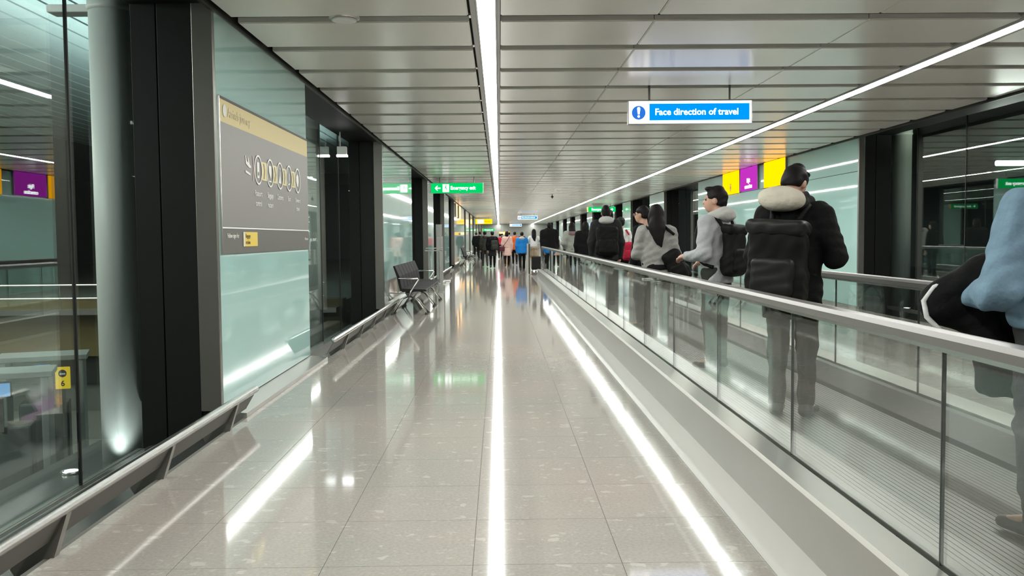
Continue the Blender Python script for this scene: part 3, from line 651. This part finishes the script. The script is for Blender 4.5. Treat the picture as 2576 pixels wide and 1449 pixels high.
# primitives: ('cap', a, b, ra, rb, (sx,sy,sz)) / ('ell', c, r, R) / ('box', c, half, round, R) ; leading '-' subtracts
def sdf(prims, res, k=.02, fold=0.0, ff=1.0, seed=0, zmin=None):
    lo = []; hi = []; bb = []
    for p in prims:
        ty = p[0].lstrip('-')
        if ty == 'cap':
            s = np.array(p[5] if len(p) > 5 else (1, 1, 1)); r = max(p[3], p[4]) * np.maximum(s, .01)
            l = np.minimum(p[1], p[2]) - r; h = np.maximum(p[1], p[2]) + r
        elif ty == 'ell': r = max(p[2]); l = np.array(p[1]) - r; h = np.array(p[1]) + r
        else: r = np.linalg.norm(p[2]); l = np.array(p[1]) - r; h = np.array(p[1]) + r
        bb.append((l, h))
        if p[0][0] != '-': lo.append(l); hi.append(h)
    lo = np.min(lo, 0) - 3 * res - k; hi = np.max(hi, 0) + 3 * res + k
    if zmin is not None: lo[2] = max(lo[2], zmin - 3 * res)
    nn = np.ceil((hi - lo) / res).astype(int) + 1
    D = np.full(nn, .5, np.float32)
    for p, (l, h) in zip(prims, bb):
        ty = p[0].lstrip('-'); pad = k + 3 * res
        i0 = np.clip(np.floor((l - pad - lo) / res).astype(int), 0, nn); i1 = np.clip(np.ceil((h + pad - lo) / res).astype(int) + 1, 0, nn)
        if (i1 <= i0).any(): continue
        ax = [lo[q] + res * np.arange(i0[q], i1[q]) for q in range(3)]
        X, Y, Z = np.meshgrid(*ax, indexing='ij')
        P = np.stack([X, Y, Z], -1).astype(np.float32)
        if ty == 'cap':
            s = np.array(p[5] if len(p) > 5 else (1, 1, 1), np.float32); a = np.array(p[1], np.float32) ; b = np.array(p[2], np.float32)
            q = (P - a) / s; ba = (b - a) / s; t = np.clip((q @ ba) / max(ba @ ba, 1e-9), 0, 1)
            d = (np.linalg.norm(q - t[..., None] * ba, axis=-1) - (p[3] + (p[4] - p[3]) * t)) * s.min()
        elif ty == 'ell':
            q = P - np.array(p[1], np.float32)
            if len(p) > 3 and p[3] is not None: q = q @ np.asarray(p[3], np.float32)
            r = np.array(p[2], np.float32); m = np.linalg.norm(q / r, axis=-1); g = np.linalg.norm(q / (r * r), axis=-1)
            d = m * (m - 1) / np.maximum(g, 1e-6)
        else:
            q = P - np.array(p[1], np.float32)
            if len(p) > 4 and p[4] is not None: q = q @ np.asarray(p[4], np.float32)
            q = np.abs(q) - (np.array(p[2], np.float32) - p[3])
            d = np.linalg.norm(np.maximum(q, 0), axis=-1) + np.minimum(q.max(-1), 0) - p[3]
        s_ = tuple(slice(i0[q], i1[q]) for q in range(3)); C0 = D[s_]
        if p[0][0] == '-':
            kk = k * .4 + 1e-4; h_ = np.clip(.5 - .5 * (C0 + d) / kk, 0, 1); D[s_] = C0 + (-d - C0) * h_ + kk * h_ * (1 - h_)
        else:
            h_ = np.clip(.5 + .5 * (C0 - d) / k, 0, 1); D[s_] = C0 + (d - C0) * h_ - k * h_ * (1 - h_)
    if fold or zmin is not None:
        ax = [lo[q] + res * np.arange(nn[q]) for q in range(3)]
        X, Y, Z = np.meshgrid(*ax, indexing='ij')
        if fold:
            a = seed * 1.7
            D += (fold * (np.sin(31 * ff * Z + 9 * X + 5 * np.sin(7 * Y + a) + a) * .5 + np.sin(17 * ff * Z - 21 * X + 13 * Y + 2 * a + 2 * np.sin(11 * X)) * .6 + .45 * np.sin(58 * ff * Z + 43 * Y - 35 * X + a + 2.5 * np.sin(13 * Z + 9 * X)))).astype(np.float32)
        if zmin is not None: D = np.maximum(D, (zmin - Z).astype(np.float32))
    return surf_nets(D, lo, res)
def smesh(name, prims, res, m, parent, k=.02, fold=0.0, ff=1.0, seed=0, zmin=None):
    V, Q = sdf(prims, res, k, fold, ff, seed, zmin)
    me = bpy.data.meshes.new(name); me.from_pydata(V.tolist(), [], Q.tolist())
    me.polygons.foreach_set('use_smooth', [True] * len(me.polygons)); me.update()
    return link(name, me, m, parent)

SK = mat('skin', (.50, .29, .21), .45, var=.08, vscale=20)
V3 = lambda *a: np.array(a, float)
def hand(wr, d, side, s, rmin, curl=.5, palm_n=(0, 0, -1)):
    d = np.array(d, float); d /= np.linalg.norm(d); n = np.array(palm_n, float); n -= d * (n @ d); n /= np.linalg.norm(n); lat = np.cross(d, n) * side
    w = np.array(wr, float); P = []
    P.append(('cap', w, w + d * .055 * s, .026 * s, .03 * s)); P.append(('cap', w + d * .05 * s - lat * .022 * s, w + d * .07 * s + lat * .022 * s, .017 * s, .016 * s))
    for q, (o, L) in enumerate(((-.030, .065), (-.010, .078), (.010, .073), (.029, .055))):
        b = w + d * .075 * s + lat * o * s; r = max(.0085 * s, rmin)
        k1 = b + (d * math.cos(curl) + n * math.sin(curl)) * L * .55 * s; k2 = k1 + (d * math.cos(curl * 2.2) + n * math.sin(curl * 2.2)) * L * .5 * s
        P += [('cap', b, k1, r * 1.1, r), ('cap', k1, k2, r, r * .85)]
    tb = w + d * .025 * s - lat * .026 * s; t1 = tb + (d * .6 - lat * .6 + n * .3) * .045 * s; t2 = t1 + (d * .8 - lat * .1 + n * .5) * .032 * s
    P += [('cap', tb, t1, max(.012 * s, rmin), max(.010 * s, rmin)), ('cap', t1, t2, max(.010 * s, rmin), max(.009 * s, rmin))]
    return P
def person(label, X, Y, H=1.72, face=0.0, z0=0.0, top=None, legs=None, hair=None, pose='down', leg='stand', coat=.88, puff=0.0, hood=None, hairst='short', head=(0, 0), shoes=None,
           arms=None, wide=1.0, lean=0.0, sleeve=None, skirt=None, fold=.004, scarf=None, glasses=False, seed=0, res=None, flare=0.0, hooddrop=0.0, ff=1.0):
    s = H / 1.75
    dist = math.hypot(X, Y)
    res = res or (.0115 if dist < 13 else .017 if dist < 21 else .024 if dist < 34 else .034)
    p = thing('person', label, 'person', (X, Y, z0), face)
    k = lambda v: np.array(v, float) * s
    R = .6 * res
    # joints
    if leg == 'stand': an = [k((-.10, -.01, .085)), k((.10, .01, .085))]; kn = [k((-.10, .02, .49)), k((.10, .03, .49))]; toe = [k((-.12, .16, .04)), k((.12, .18, .04))]
    else:
        g = 1 if leg == 'walkL' else -1
        F_ = (.25, .17, .085, .5); B_ = (-.27, .0, .13, .49)
        a = [F_, B_] if g > 0 else [B_, F_]
        an = [k((-.085, a[0][0], a[0][2])), k((.085, a[1][0], a[1][2]))]; kn = [k((-.09, a[0][1], a[0][3])), k((.09, a[1][1], a[1][3]))]
        toe = [k((-.095, a[q][0] + .17, .05 if a[q][0] > 0 else .035)) if q == 0 else k((.095, a[q][0] + .17, .05 if a[q][0] > 0 else .035)) for q in (0, 1)]
    hp = [k((-.09, 0, .93)), k((.09, 0, .93))]
    ly = lean
    sh = [k((-.175 * wide, ly, 1.42)), k((.175 * wide, ly, 1.42))]
    A = {'down': [((-.235, .0, 1.13), (-.24, .06, .87))] * 2, 'swing': [((-.225, -.08, 1.14), (-.22, -.02, .90)), ((-.225, .04, 1.13), (-.2, .19, .95))],
         'pocket': [((-.27, -.06, 1.13), (-.17, .09, .98))] * 2, 'phone': [((-.24, .02, 1.13), (-.06, .24, 1.19))] * 2, 'out': [((-.33, -.07, 1.18), (-.14, .17, 1.10))] * 2}
    aa = arms or A[pose]
    el = []; wr = []
    for q in (0, 1):
        e, w_ = aa[q]
        f = 1 if (arms or q == 0) else -1
        e = (e[0] * f, e[1], e[2]); w_ = (w_[0] * f, w_[1], w_[2]); el.append(k(e) + V3(0, ly * .5 * s, 0)); wr.append(k(w_))
    hc = k((0, .02 + ly * 1.15, 1.635)); Rh = eulm((head[1], 0, 0)); Rh = eulm((0, 0, head[0])) @ Rh
    hd = lambda v: hc + Rh @ (np.array(v, float) * s)
    hr = lambda v: tuple(np.array(v) * s)
    # body: one continuous surface
    B = [('ell', hd((0, -.012, .028)), hr((.076, .096, .092)), Rh), ('ell', hd((0, .03, -.03)), hr((.062, .068, .085)), Rh), ('ell', hd((0, .05, -.078)), hr((.04, .038, .032)), Rh),
         ('cap', hd((0, .096, .008)), hd((0, .113, -.028)), .008 * s, .013 * s), ('ell', hd((0, .097, -.058)), hr((.024, .012, .011)), Rh),
         ('ell', hd((-.078, -.008, -.008)), hr((.011, .021, .031)), Rh), ('ell', hd((.078, -.008, -.008)), hr((.011, .021, .031)), Rh), ('ell', hd((0, .088, .03)), hr((.05, .012, .01)), Rh),
         ('cap', hd((0, -.02, -.05)), k((0, -.015 + ly, 1.46)), .052 * s, .062 * s),
         ('cap', k((0, ly * .5, 1.08)), k((0, ly, 1.36)), .125 * s, .14 * s, (1, .68, 1)), ('cap', k((-.12 * wide, ly, 1.41)), k((.12 * wide, ly, 1.41)), .055 * s, .055 * s), ('ell', k((0, -.01, .97)), hr((.155, .11, .13)), None)]
    for q in (0, 1):
        sd = -1 if q == 0 else 1
        B += [('cap', hp[q], kn[q], .078 * s, .052 * s), ('cap', kn[q], an[q], .05 * s, .034 * s), ('cap', an[q], toe[q], .034 * s, .026 * s),
              ('cap', sh[q], el[q], .048 * s, .038 * s), ('cap', el[q], wr[q], .037 * s, .025 * s)]
        d = wr[q] - el[q]; d /= np.linalg.norm(d)
        pn = (-sd * .9, .3, 0) if abs(d[2]) > .6 else (0, 0, -1) if pose != 'phone' else (-sd, 0, .3)
        B += hand(wr[q] + d * .01, d, sd, s, R, .45, pn)
    B += [('-ell', hd((-.031, .098, .008)), hr((.014, .010, .008)), Rh), ('-ell', hd((.031, .098, .008)), hr((.014, .010, .008)), Rh)]
    smesh('body', B, res, SK, p, k=.016)
    if dist < 22:
        for sx in (-.031, .031):
            e = MB().tube([tuple(hd((sx, .082, .008))), tuple(hd((sx, .094, .008)))], [.011 * s, .004 * s], 10).build('eye', mat('eye', (.05, .03, .025), .2), p, True)
    # trousers
    lm = legs or mat('black_trousers', (.007, .007, .008), .85, spec=.15, var=.3)
    T = [('ell', k((0, -.015, .95)), hr((.172, .135, .13)), None)]
    for q in (0, 1): T += [('cap', hp[q], kn[q], .098 * s, .072 * s), ('cap', kn[q], an[q] + k((0, 0, .02)), .07 * s, .056 * s)]
    smesh('trousers', T, res * 1.15, lm, p, k=.03, fold=fold * .8, seed=seed + 3)
    sm = shoes or mat('dark_shoes', (.02, .02, .022), .5)
    for q in (0, 1):
        c = (an[q] + toe[q]) / 2
        a0 = an[q] + k((0, -.02, -.035)); a0[2] = max(a0[2], .035 * s) if leg == 'stand' else a0[2]
        smesh('shoe', [('cap', a0, toe[q], .046 * s, .036 * s, (1, 1, .85)), ('cap', an[q] + k((0, 0, .02)), a0, .05 * s, .045 * s)], max(res, .012), sm, p, k=.02, zmin=0)
    # coat or top
    hem = coat * s; r0 = (.158 + puff) * wide; r1 = (.168 + puff) * wide + flare
    J = [('cap', k((0, ly * .5, 1.10)), k((0, ly, 1.33)), r0 * s, (.165 + puff) * wide * s, (1, .74, 1)), ('cap', k((-.135 * wide, ly, 1.405)), k((.135 * wide, ly, 1.405)), (.068 + puff) * s, (.068 + puff) * s),
         ('cap', k((0, 0, coat + .02)), k((0, ly * .4, 1.08)), r1 * s, r0 * s, (1, .78, 1)), ('cap', k((0, ly - .01, 1.42)), k((0, ly, 1.485)), .085 * s, .068 * s)]
    for q in (0, 1):
        J += [('cap', sh[q], el[q], (.062 + puff) * s, (.055 + puff * .9) * s), ('cap', el[q], el[q] + (wr[q] - el[q]) * .96, (.054 + puff * .9) * s, (.040 + puff * .5) * s)]
    tm = top
    jk = smesh('jacket', J, res, tm, p, k=.028, fold=fold, ff=ff, seed=seed, zmin=hem - .0)
    if hood is not None:
        smesh('hood', [('ell', k((0, -.085 + ly, 1.475 - hooddrop)), hr((.135, .095, .072)), eulm((.35, 0, 0))), ('ell', k((-.085, -.01 + ly, 1.485)), hr((.055, .075, .05)), None), ('ell', k((.085, -.01 + ly, 1.485)), hr((.055, .075, .05)), None),
                       ('-ell', k((0, .02 + ly, 1.56)), hr((.075, .075, .07)), None)], res, hood, p, k=.03, fold=fold, seed=seed + 5)
    if scarf is not None:
        smesh('scarf', [('ell', k((0, -.03 + ly, 1.46)), hr((.14, .12, .06)), None), ('ell', k((0, -.09 + ly, 1.40)), hr((.13, .06, .07)), None), ('-ell', k((0, .02, 1.56)), hr((.06, .06, .06)), None)], res, scarf, p, k=.03, fold=.008, seed=seed)
    if skirt is not None:
        smesh('skirt', [('cap', k((0, 0, .62)), k((0, 0, .95)), .2 * s, .15 * s, (1, .8, 1))], res, skirt, p, k=.03, fold=.006, ff=.3, seed=seed, zmin=.58 * s)
    hm = hair or mat('black_hair', (.005, .004, .004), .6, spec=.2)
    Hh = [('ell', hd((0, -.018, .046)), hr((.085, .104, .090)), Rh), ('ell', hd((0, -.055, .0)), hr((.078, .062, .075)), Rh), ('-ell', hd((0, .095, -.045)), hr((.085, .062, .098)), Rh)]
    if hairst == 'short': Hh += [('-ell', hd((0, .02, -.085)), hr((.12, .13, .055)), Rh)]
    if hairst == 'tuft': Hh += [('ell', hd((0, .05, .115)), hr((.06, .055, .025)), Rh), ('ell', hd((0, -.02, .13)), hr((.05, .05, .02)), Rh), ('-ell', hd((0, .02, -.085)), hr((.12, .13, .055)), Rh)]
    if hairst == 'long': Hh += [('cap', hd((0, -.06, .0)), hd((.0, -.105, -.18)), .088 * s, .092 * s, (1, .6, 1)), ('cap', hd((.0, -.105, -.16)), hd((.015, -.125, -.29)), .09 * s, .066 * s, (1, .42, 1)), ('cap', hd((.0, -.115, -.24)), hd((.01, -.13, -.38)), .05 * s, .02 * s, (1, .5, 1)), ('cap', hd((.075, -.02, -.02)), hd((.105, -.04, -.25)), .028 * s, .014 * s), ('cap', hd((-.075, -.02, -.02)), hd((-.09, -.03, -.2)), .028 * s, .014 * s), ('cap', hd((.03, -.115, -.25)), hd((.05, -.125, -.42)), .03 * s, .010 * s)]
    if hairst == 'bob': Hh += [('cap', hd((0, -.05, .0)), hd((0, -.05, -.09)), .09 * s, .088 * s, (1, .8, 1)), ('-ell', hd((0, .095, -.07)), hr((.07, .07, .12)), Rh)]
    smesh('hair', Hh, max(res * .85, .0095), hm, p, k=.03 if hairst == 'long' else .012, fold=(.002 if hairst == 'long' else .0035) if dist < 15 else 0, ff=.25 if hairst == 'long' else 2.2, seed=seed)
    if hairst in ('cap', 'beanie'):
        cm = mat('black_cap_cloth', (.012, .012, .014), .7)
        smesh('cap', [('ell', hd((0, -.01, .07)), hr((.094, .11, .07)), Rh)] + ([('ell', hd((0, .11, .055)), hr((.065, .07, .012)), Rh)] if hairst == 'cap' else []), max(res, .012), cm, p, k=.01)
    if glasses:
        for sx in (-.031, .031):
            MB().tube([tuple(hd((sx + .022 * math.cos(t_), .112, .005 + .018 * math.sin(t_)))) for t_ in [q * math.pi / 6 for q in range(13)]], .0025, 5).build('glasses_rim', M_chrome, p, True)
            MB().tube([tuple(hd((sx * 1.7, .11, .01))), tuple(hd((sx * 2.5, .0, .01)))], .002, 5).build('glasses_arm', M_chrome, p, True)
    return p, dict(sh=sh, el=el, wr=wr, s=s, hd=hd, res=res)
def backpack(label, P, m, w=.30, h=.46, d=.17, zc=1.16, x=0.0, gap=.13, lid=True, tilt=0.0, strap=True, m2=None, off=None):
    p, J = P; s = J['s']; res = max(J['res'], .012)
    t = thing('backpack', label, 'backpack', p.location, p.rotation_euler[2])
    c = np.array((x, -gap - d / 2, zc)) * s; R = eulm((0, tilt, 0))
    hf = np.array((w / 2, d / 2, h / 2)) * s
    smesh('main_bag', [('box', c, tuple(hf), .06 * s, R), ('box', c + R @ np.array((0, .01, -hf[2] * .55)), tuple(hf * np.array((1.04, 1.1, .42))), .05 * s, R)], res, m, t, k=.03, fold=.005, seed=4)
    smesh('pocket', [('box', c + R @ np.array((0, -hf[1] * 1.0, -hf[2] * .35)), (hf[0] * .78, hf[1] * .45, hf[2] * .5), .035 * s, R)], res, m2 or m, t, k=.02, fold=.004, seed=9)
    if lid: smesh('lid', [('box', c + R @ np.array((0, -.005, hf[2] * .93)), (hf[0] * 1.08, hf[1] * 1.12, .055 * s), .045 * s, R)], res, m2 or m, t, k=.02, fold=.006, seed=2)
    if strap:
        for sx in (-1, 1):
            a = [(sx * .09 + x * .5, -.13, 1.38), (sx * .115, -.07, 1.465), (sx * .125, .03, 1.475), (sx * .135, .125, 1.38), (sx * .15, .13, 1.2), (sx * .17, .06, 1.05), (sx * .16, -.10, .99)]
            pts = []
            for q in range(len(a) - 1):
                for r in range(4):
                    f = r / 4; p0, p1, p2, p3 = [np.array(a[min(max(q + e, 0), len(a) - 1)]) for e in (-1, 0, 1, 2)]
                    pts.append(tuple(.5 * (2 * p1 + (p2 - p0) * f + (2 * p0 - 5 * p1 + 4 * p2 - p3) * f * f + (3 * p1 - p0 - 3 * p2 + p3) * f ** 3) * s))
            MB().tube(pts, .019 * s, 6).build('strap', m, t, True)
    return t
def cloth(n, c, r=.8, v=.15): return mat(n, c, r, var=v, vscale=9, spec=.15, bump=.8, bscale=13)
K_black = cloth('black_cloth', (.0055, .0055, .006), .85, .4); K_char = cloth('charcoal_cloth', (.017, .018, .018)); K_cream = cloth('cream_fleece', (.50, .47, .39), .95)
K_grey = cloth('light_grey_jersey', (.36, .37, .38)); K_white = cloth('white_cloth', (.62, .63, .62)); K_denim = cloth('pale_denim', (.155, .245, .32), .85, .35)
K_pink = cloth('pale_pink_wool', (.62, .42, .37)); K_blue = cloth('bright_blue_shell', (.01, .17, .50), .5); K_orange = cloth('orange_shell', (.55, .10, .02), .6)
K_red = cloth('red_cloth', (.42, .02, .05)); K_tan = cloth('tan_cloth', (.34, .26, .17)); K_greyd = cloth('mid_grey_cloth', (.05, .05, .052)); K_olive = cloth('olive_grey_cloth', (.032, .034, .028))
K_mauve = cloth('mauve_scarf', (.22, .14, .15)); K_nylon = mat('black_nylon', (.0055, .0055, .0055), .65, spec=.15, var=.4); K_gsw = cloth('grey_sweater_wool', (.30, .30, .285)); K_fur = cloth('pale_fleece_hood', (.42, .42, .40), .95)
K_brownh = mat('brown_hair', (.06, .04, .02), .55)
ZW = .105   # standing on the belt
# --- on the moving walkway, nearest first
P20 = person('person in a pale blue denim jacket at the right edge, leaning on the walkway handrail', 2.33, 3.85, 1.71, .15, ZW, top=K_denim, legs=K_greyd, coat=.92, puff=.028, wide=1.08,
             arms=[((-.32, -.04, 1.08), (-.24, .22, 1.03)), ((.26, .05, 1.14), (.18, .25, 1.08))], fold=.010, ff=.8, seed=2)
for sx_ in (-1, 1):
    MB().tube([(sx_ * .19, -.085, 1.455), (sx_ * .155, -.135, 1.33), (sx_ * .165, -.138, 1.22)], .004, 5).build('seam', cloth('pale_seam', (.30, .38, .43)), P20[0], True)
t = thing('black_jacket', 'black jacket with a white edge draped beside the denim sleeve over the handrail', 'jacket', (2.07, 4.15, .0))
bj = [('cap', (-.09, .0, 1.09), (.10, .0, 1.20), .085, .11), ('ell', (.0, .0, 1.08), (.17, .09, .11), None), ('cap', (.08, -.02, 1.08), (.15, -.04, .84), .12, .09), ('box', (.16, -.05, .80), (.10, .06, .13), .04)]
smesh('cloth_body', bj, .012, K_black, t, k=.05, fold=.006, seed=3)
MB().tube([(-.06, -.03, 1.19), (-.14, -.03, 1.16), (-.185, -.03, 1.10), (-.175, -.04, 1.03), (-.12, -.05, .97), (-.02, -.07, .93), (.06, -.10, .90)], .012, 8).build('white_edge', K_white, t, True)
P19 = person('person in a black parka with a cream fleece hood on the moving walkway', 2.07, 6.58, 1.765, -.55, ZW, top=K_black, legs=K_black, coat=.70, puff=.028, wide=1.06, hairst='tuft', head=(-.25, -.5),
             arms=[((-.28, .04, 1.14), (-.08, .28, 1.24)), ((.29, .0, 1.13), (.10, .28, 1.24))], fold=.006, seed=5, lean=.04)
hp_, J_ = P19
smesh('hood', [('ell', (-.05, -.115, 1.545), (.165, .12, .085), eulm((.45, .12, .0))), ('ell', (-.13, -.03, 1.53), (.07, .10, .06), None), ('-ell', (.02, .07, 1.65), (.085, .10, .09), None)], .0115, K_cream, hp_, k=.03, fold=.004, seed=7)
smesh('collar', [('cap', (.07, -.06, 1.50), (.10, .06, 1.53), .04, .035), ('cap', (.10, .06, 1.53), (.06, .12, 1.50), .035, .03), ('cap', (.05, -.09, 1.56), (.09, .02, 1.58), .028, .022)], .0115, K_char, hp_, k=.03, fold=.003, seed=7)
backpack('large black backpack on the person in the black parka', P19, K_nylon, .37, .52, .24, 1.09, x=-.03, gap=.15, tilt=.03, m2=mat('worn_nylon', (.010, .010, .009), .5, spec=.25, var=.5))
t = thing('phone', 'dark phone held by the person in the black parka', 'phone', (2.07, 6.58, ZW), -.55)
box('case', M_dark, (-.03, .045, .395, .407, 1.24, 1.39), t, .004)
P18 = person('person in a light grey hooded sweater turned to the left on the walkway', 2.10, 9.0, 1.74, .75, ZW, top=K_grey, legs=K_olive, coat=.84, puff=.018, hood=K_fur, hairst='tuft', head=(.45, .05), hooddrop=-.03,
             arms=[((-.25, -.02, 1.13), (-.16, .24, 1.10)), ((.25, -.03, 1.13), (.10, .20, 1.05))], fold=.006, seed=8)
backpack('slim black backpack on the person in the light grey hooded sweater', P18, K_nylon, .28, .46, .13, 1.14)
P17 = person('person with long black hair in a grey sweater on the walkway', 1.90, 11.3, 1.66, -.05, ZW, top=K_gsw, coat=.86, puff=.02, hairst='long', head=(0, -.1), pose='phone', fold=.007, seed=11, wide=1.02)
backpack('black shoulder bag hanging at the right of the person with long hair', P17, K_nylon, .25, .42, .18, .98, x=.24, gap=.02, lid=False, tilt=-.45)
P16 = person('person with glasses and a dark coat looking left, in front of the long-haired person', 2.02, 13.1, 1.70, .9, ZW, top=K_black, coat=.7, hairst='short', glasses=True, seed=12)
P14 = person('person in a bulky charcoal jacket with a large backpack on the walkway', 1.99, 17.4, 1.84, -.05, ZW, top=K_char, coat=.80, puff=.045, wide=1.0, hood=K_fur, hooddrop=-.04, pose='down', hairst='tuft', seed=13)
backpack('round black backpack on the person in the bulky charcoal jacket', P14, K_nylon, .38, .50, .2, 1.15, lid=False, gap=.17)
person('person with glasses just ahead of the bulky charcoal jacket', 2.16, 18.5, 1.80, .35, ZW, top=K_char, hairst='cap', head=(.3, 0), glasses=True, seed=14)
P15 = person('person in a white top and black cap on the walkway', 2.58, 19.8, 1.68, .1, ZW, top=K_white, hairst='cap', seed=15)
backpack('crimson bag on the person in the white top and black cap', P15, K_red, .24, .4, .12, 1.02, x=.12, lid=False)
person('person all in black on the walkway, left of the charcoal jacket', 2.22, 24.0, 1.66, 0, ZW, top=K_black, puff=.04, wide=1.12, coat=.7, hairst='bob', seed=16)
P12 = person('person with long dark hair, mauve scarf and pale jacket on the walkway', 2.14, 27.5, 1.70, .1, ZW, top=cloth('pale_grey_cloth', (.30, .31, .28)), coat=.85, puff=.03, scarf=K_mauve, hairst='long', pose='pocket', seed=17)
person('person in black behind the mauve scarf, head turned to the right', 2.42, 26.0, 1.62, -.5, ZW, top=K_black, hairst='bob', seed=22)
person('tall person in a wide black coat near the walkway exit', 1.90, 35.5, 1.92, 0, 0, top=K_black, puff=.05, wide=1.25, coat=.75, hairst='short', seed=18)
# --- beyond the walkway exit and in the left passage
P11 = person('person with brown hair and a white top walking beyond the walkway exit', 2.50, 41.5, 1.68, 0, 0, top=K_white, legs=K_greyd, hair=K_brownh, hairst='bob', leg='walkL', seed=19)
backpack('small black backpack on the person in the white top beyond the exit', P11, K_nylon, .32, .42, .14, 1.15, lid=False)
P9 = person('person with very long black hair, white top and tan skirt by the gate post', 1.46, 39.4, 1.72, 0, 0, top=K_white, legs=K_tan, hairst='long', leg='walkR', coat=.95, skirt=K_tan, pose='out', seed=20)
t = thing('suitcase', 'small dark wheeled suitcase beside the person in the tan skirt', 'suitcase', (1.52, 38.3, 0))
box('shell', K_char, (-.2, .2, -.12, .12, .05, .6), t, .04); box('handle', M_steel, (-.1, .1, .08, .1, .95, .98), t)
for x in (-.1, .1): MB().tube([(x, .09, .6), (x, .09, .97)], .01, 6).build('handle_rod', M_steel, t)
for x in (-.15, .15): MB().tube([(x - .02, .0, .035), (x + .02, .0, .035)], .035, 10).build('wheel', M_dark, t)
P8 = person('person in a bright blue coat with a grey hood walking by the gate post', .94, 38.7, 1.60, 0, 0, top=K_blue, hood=K_fur, puff=.04, coat=.78, flare=.03, leg='walkR', pose='down', seed=21)
person('person in an orange jacket ahead of the pink coat', .78, 47, 1.66, 0, 0, top=K_orange, puff=.03, coat=.8, leg='walkL', seed=23)
person('person in a long pale pink coat in the left passage', .36, 44, 1.67, 0, 0, top=K_pink, coat=.55, flare=.04, puff=.02, leg='walkR', hairst='bob', seed=24)
t = thing('handbag', 'dark red handbag with a cross strap on the pink coat', 'handbag', (.36, 44, 0))
smesh('bag', [('box', (-.24, -.16, .86), (.13, .06, .11), .04)], .02, cloth('dark_red_leather', (.09, .02, .03), .4), t); MB().tube([(-.2, -.20, .95), (.0, -.24, 1.22), (.14, -.16, 1.45)], .014, 6).build('strap', MATS['dark_red_leather'], t)
person('person in red half hidden between the pink coat and the grey skirt', .06, 60, 1.62, 0, 0, top=K_red, leg='walkL', seed=25)
P4 = person('person in black with a grey skirt and backpack in the left passage', -.31, 42.4, 1.66, 0, 0, top=K_black, skirt=K_char, puff=.04, coat=.85, leg='walkR', hairst='beanie', seed=26)
backpack('dark round backpack on the person in the grey skirt', P4, K_olive, .34, .46, .2, 1.1, x=.1, lid=False)
person('person in an olive grey jacket and grey trousers in the left passage', -.68, 44.5, 1.68, .1, 0, top=K_olive, legs=K_greyd, hood=K_olive, puff=.04, coat=.8, leg='walkL', seed=27)
person('person in black close behind the olive grey jacket, left side', -1.15, 56, 1.74, .1, 0, top=K_black, coat=.7, puff=.03, leg='walkR', seed=28)
person('person in black leftmost of the walking crowd', -1.62, 66, 1.74, .1, 0, top=K_black, coat=.7, puff=.03, leg='walkL', seed=29)
person('person in a pale jacket far ahead over the pink shoulder', .72, 68, 1.75, 0, 0, top=K_gsw, legs=None, leg='walkL', seed=30)
person('person in dark clothes far ahead near the end of the hall', .25, 82, 1.72, 0, 0, top=K_char, leg='walkR', seed=31)
person('person in dark clothes far ahead beside the blue coat', 1.5, 62, 1.72, 0, 0, top=K_char, leg='walkL', seed=32)
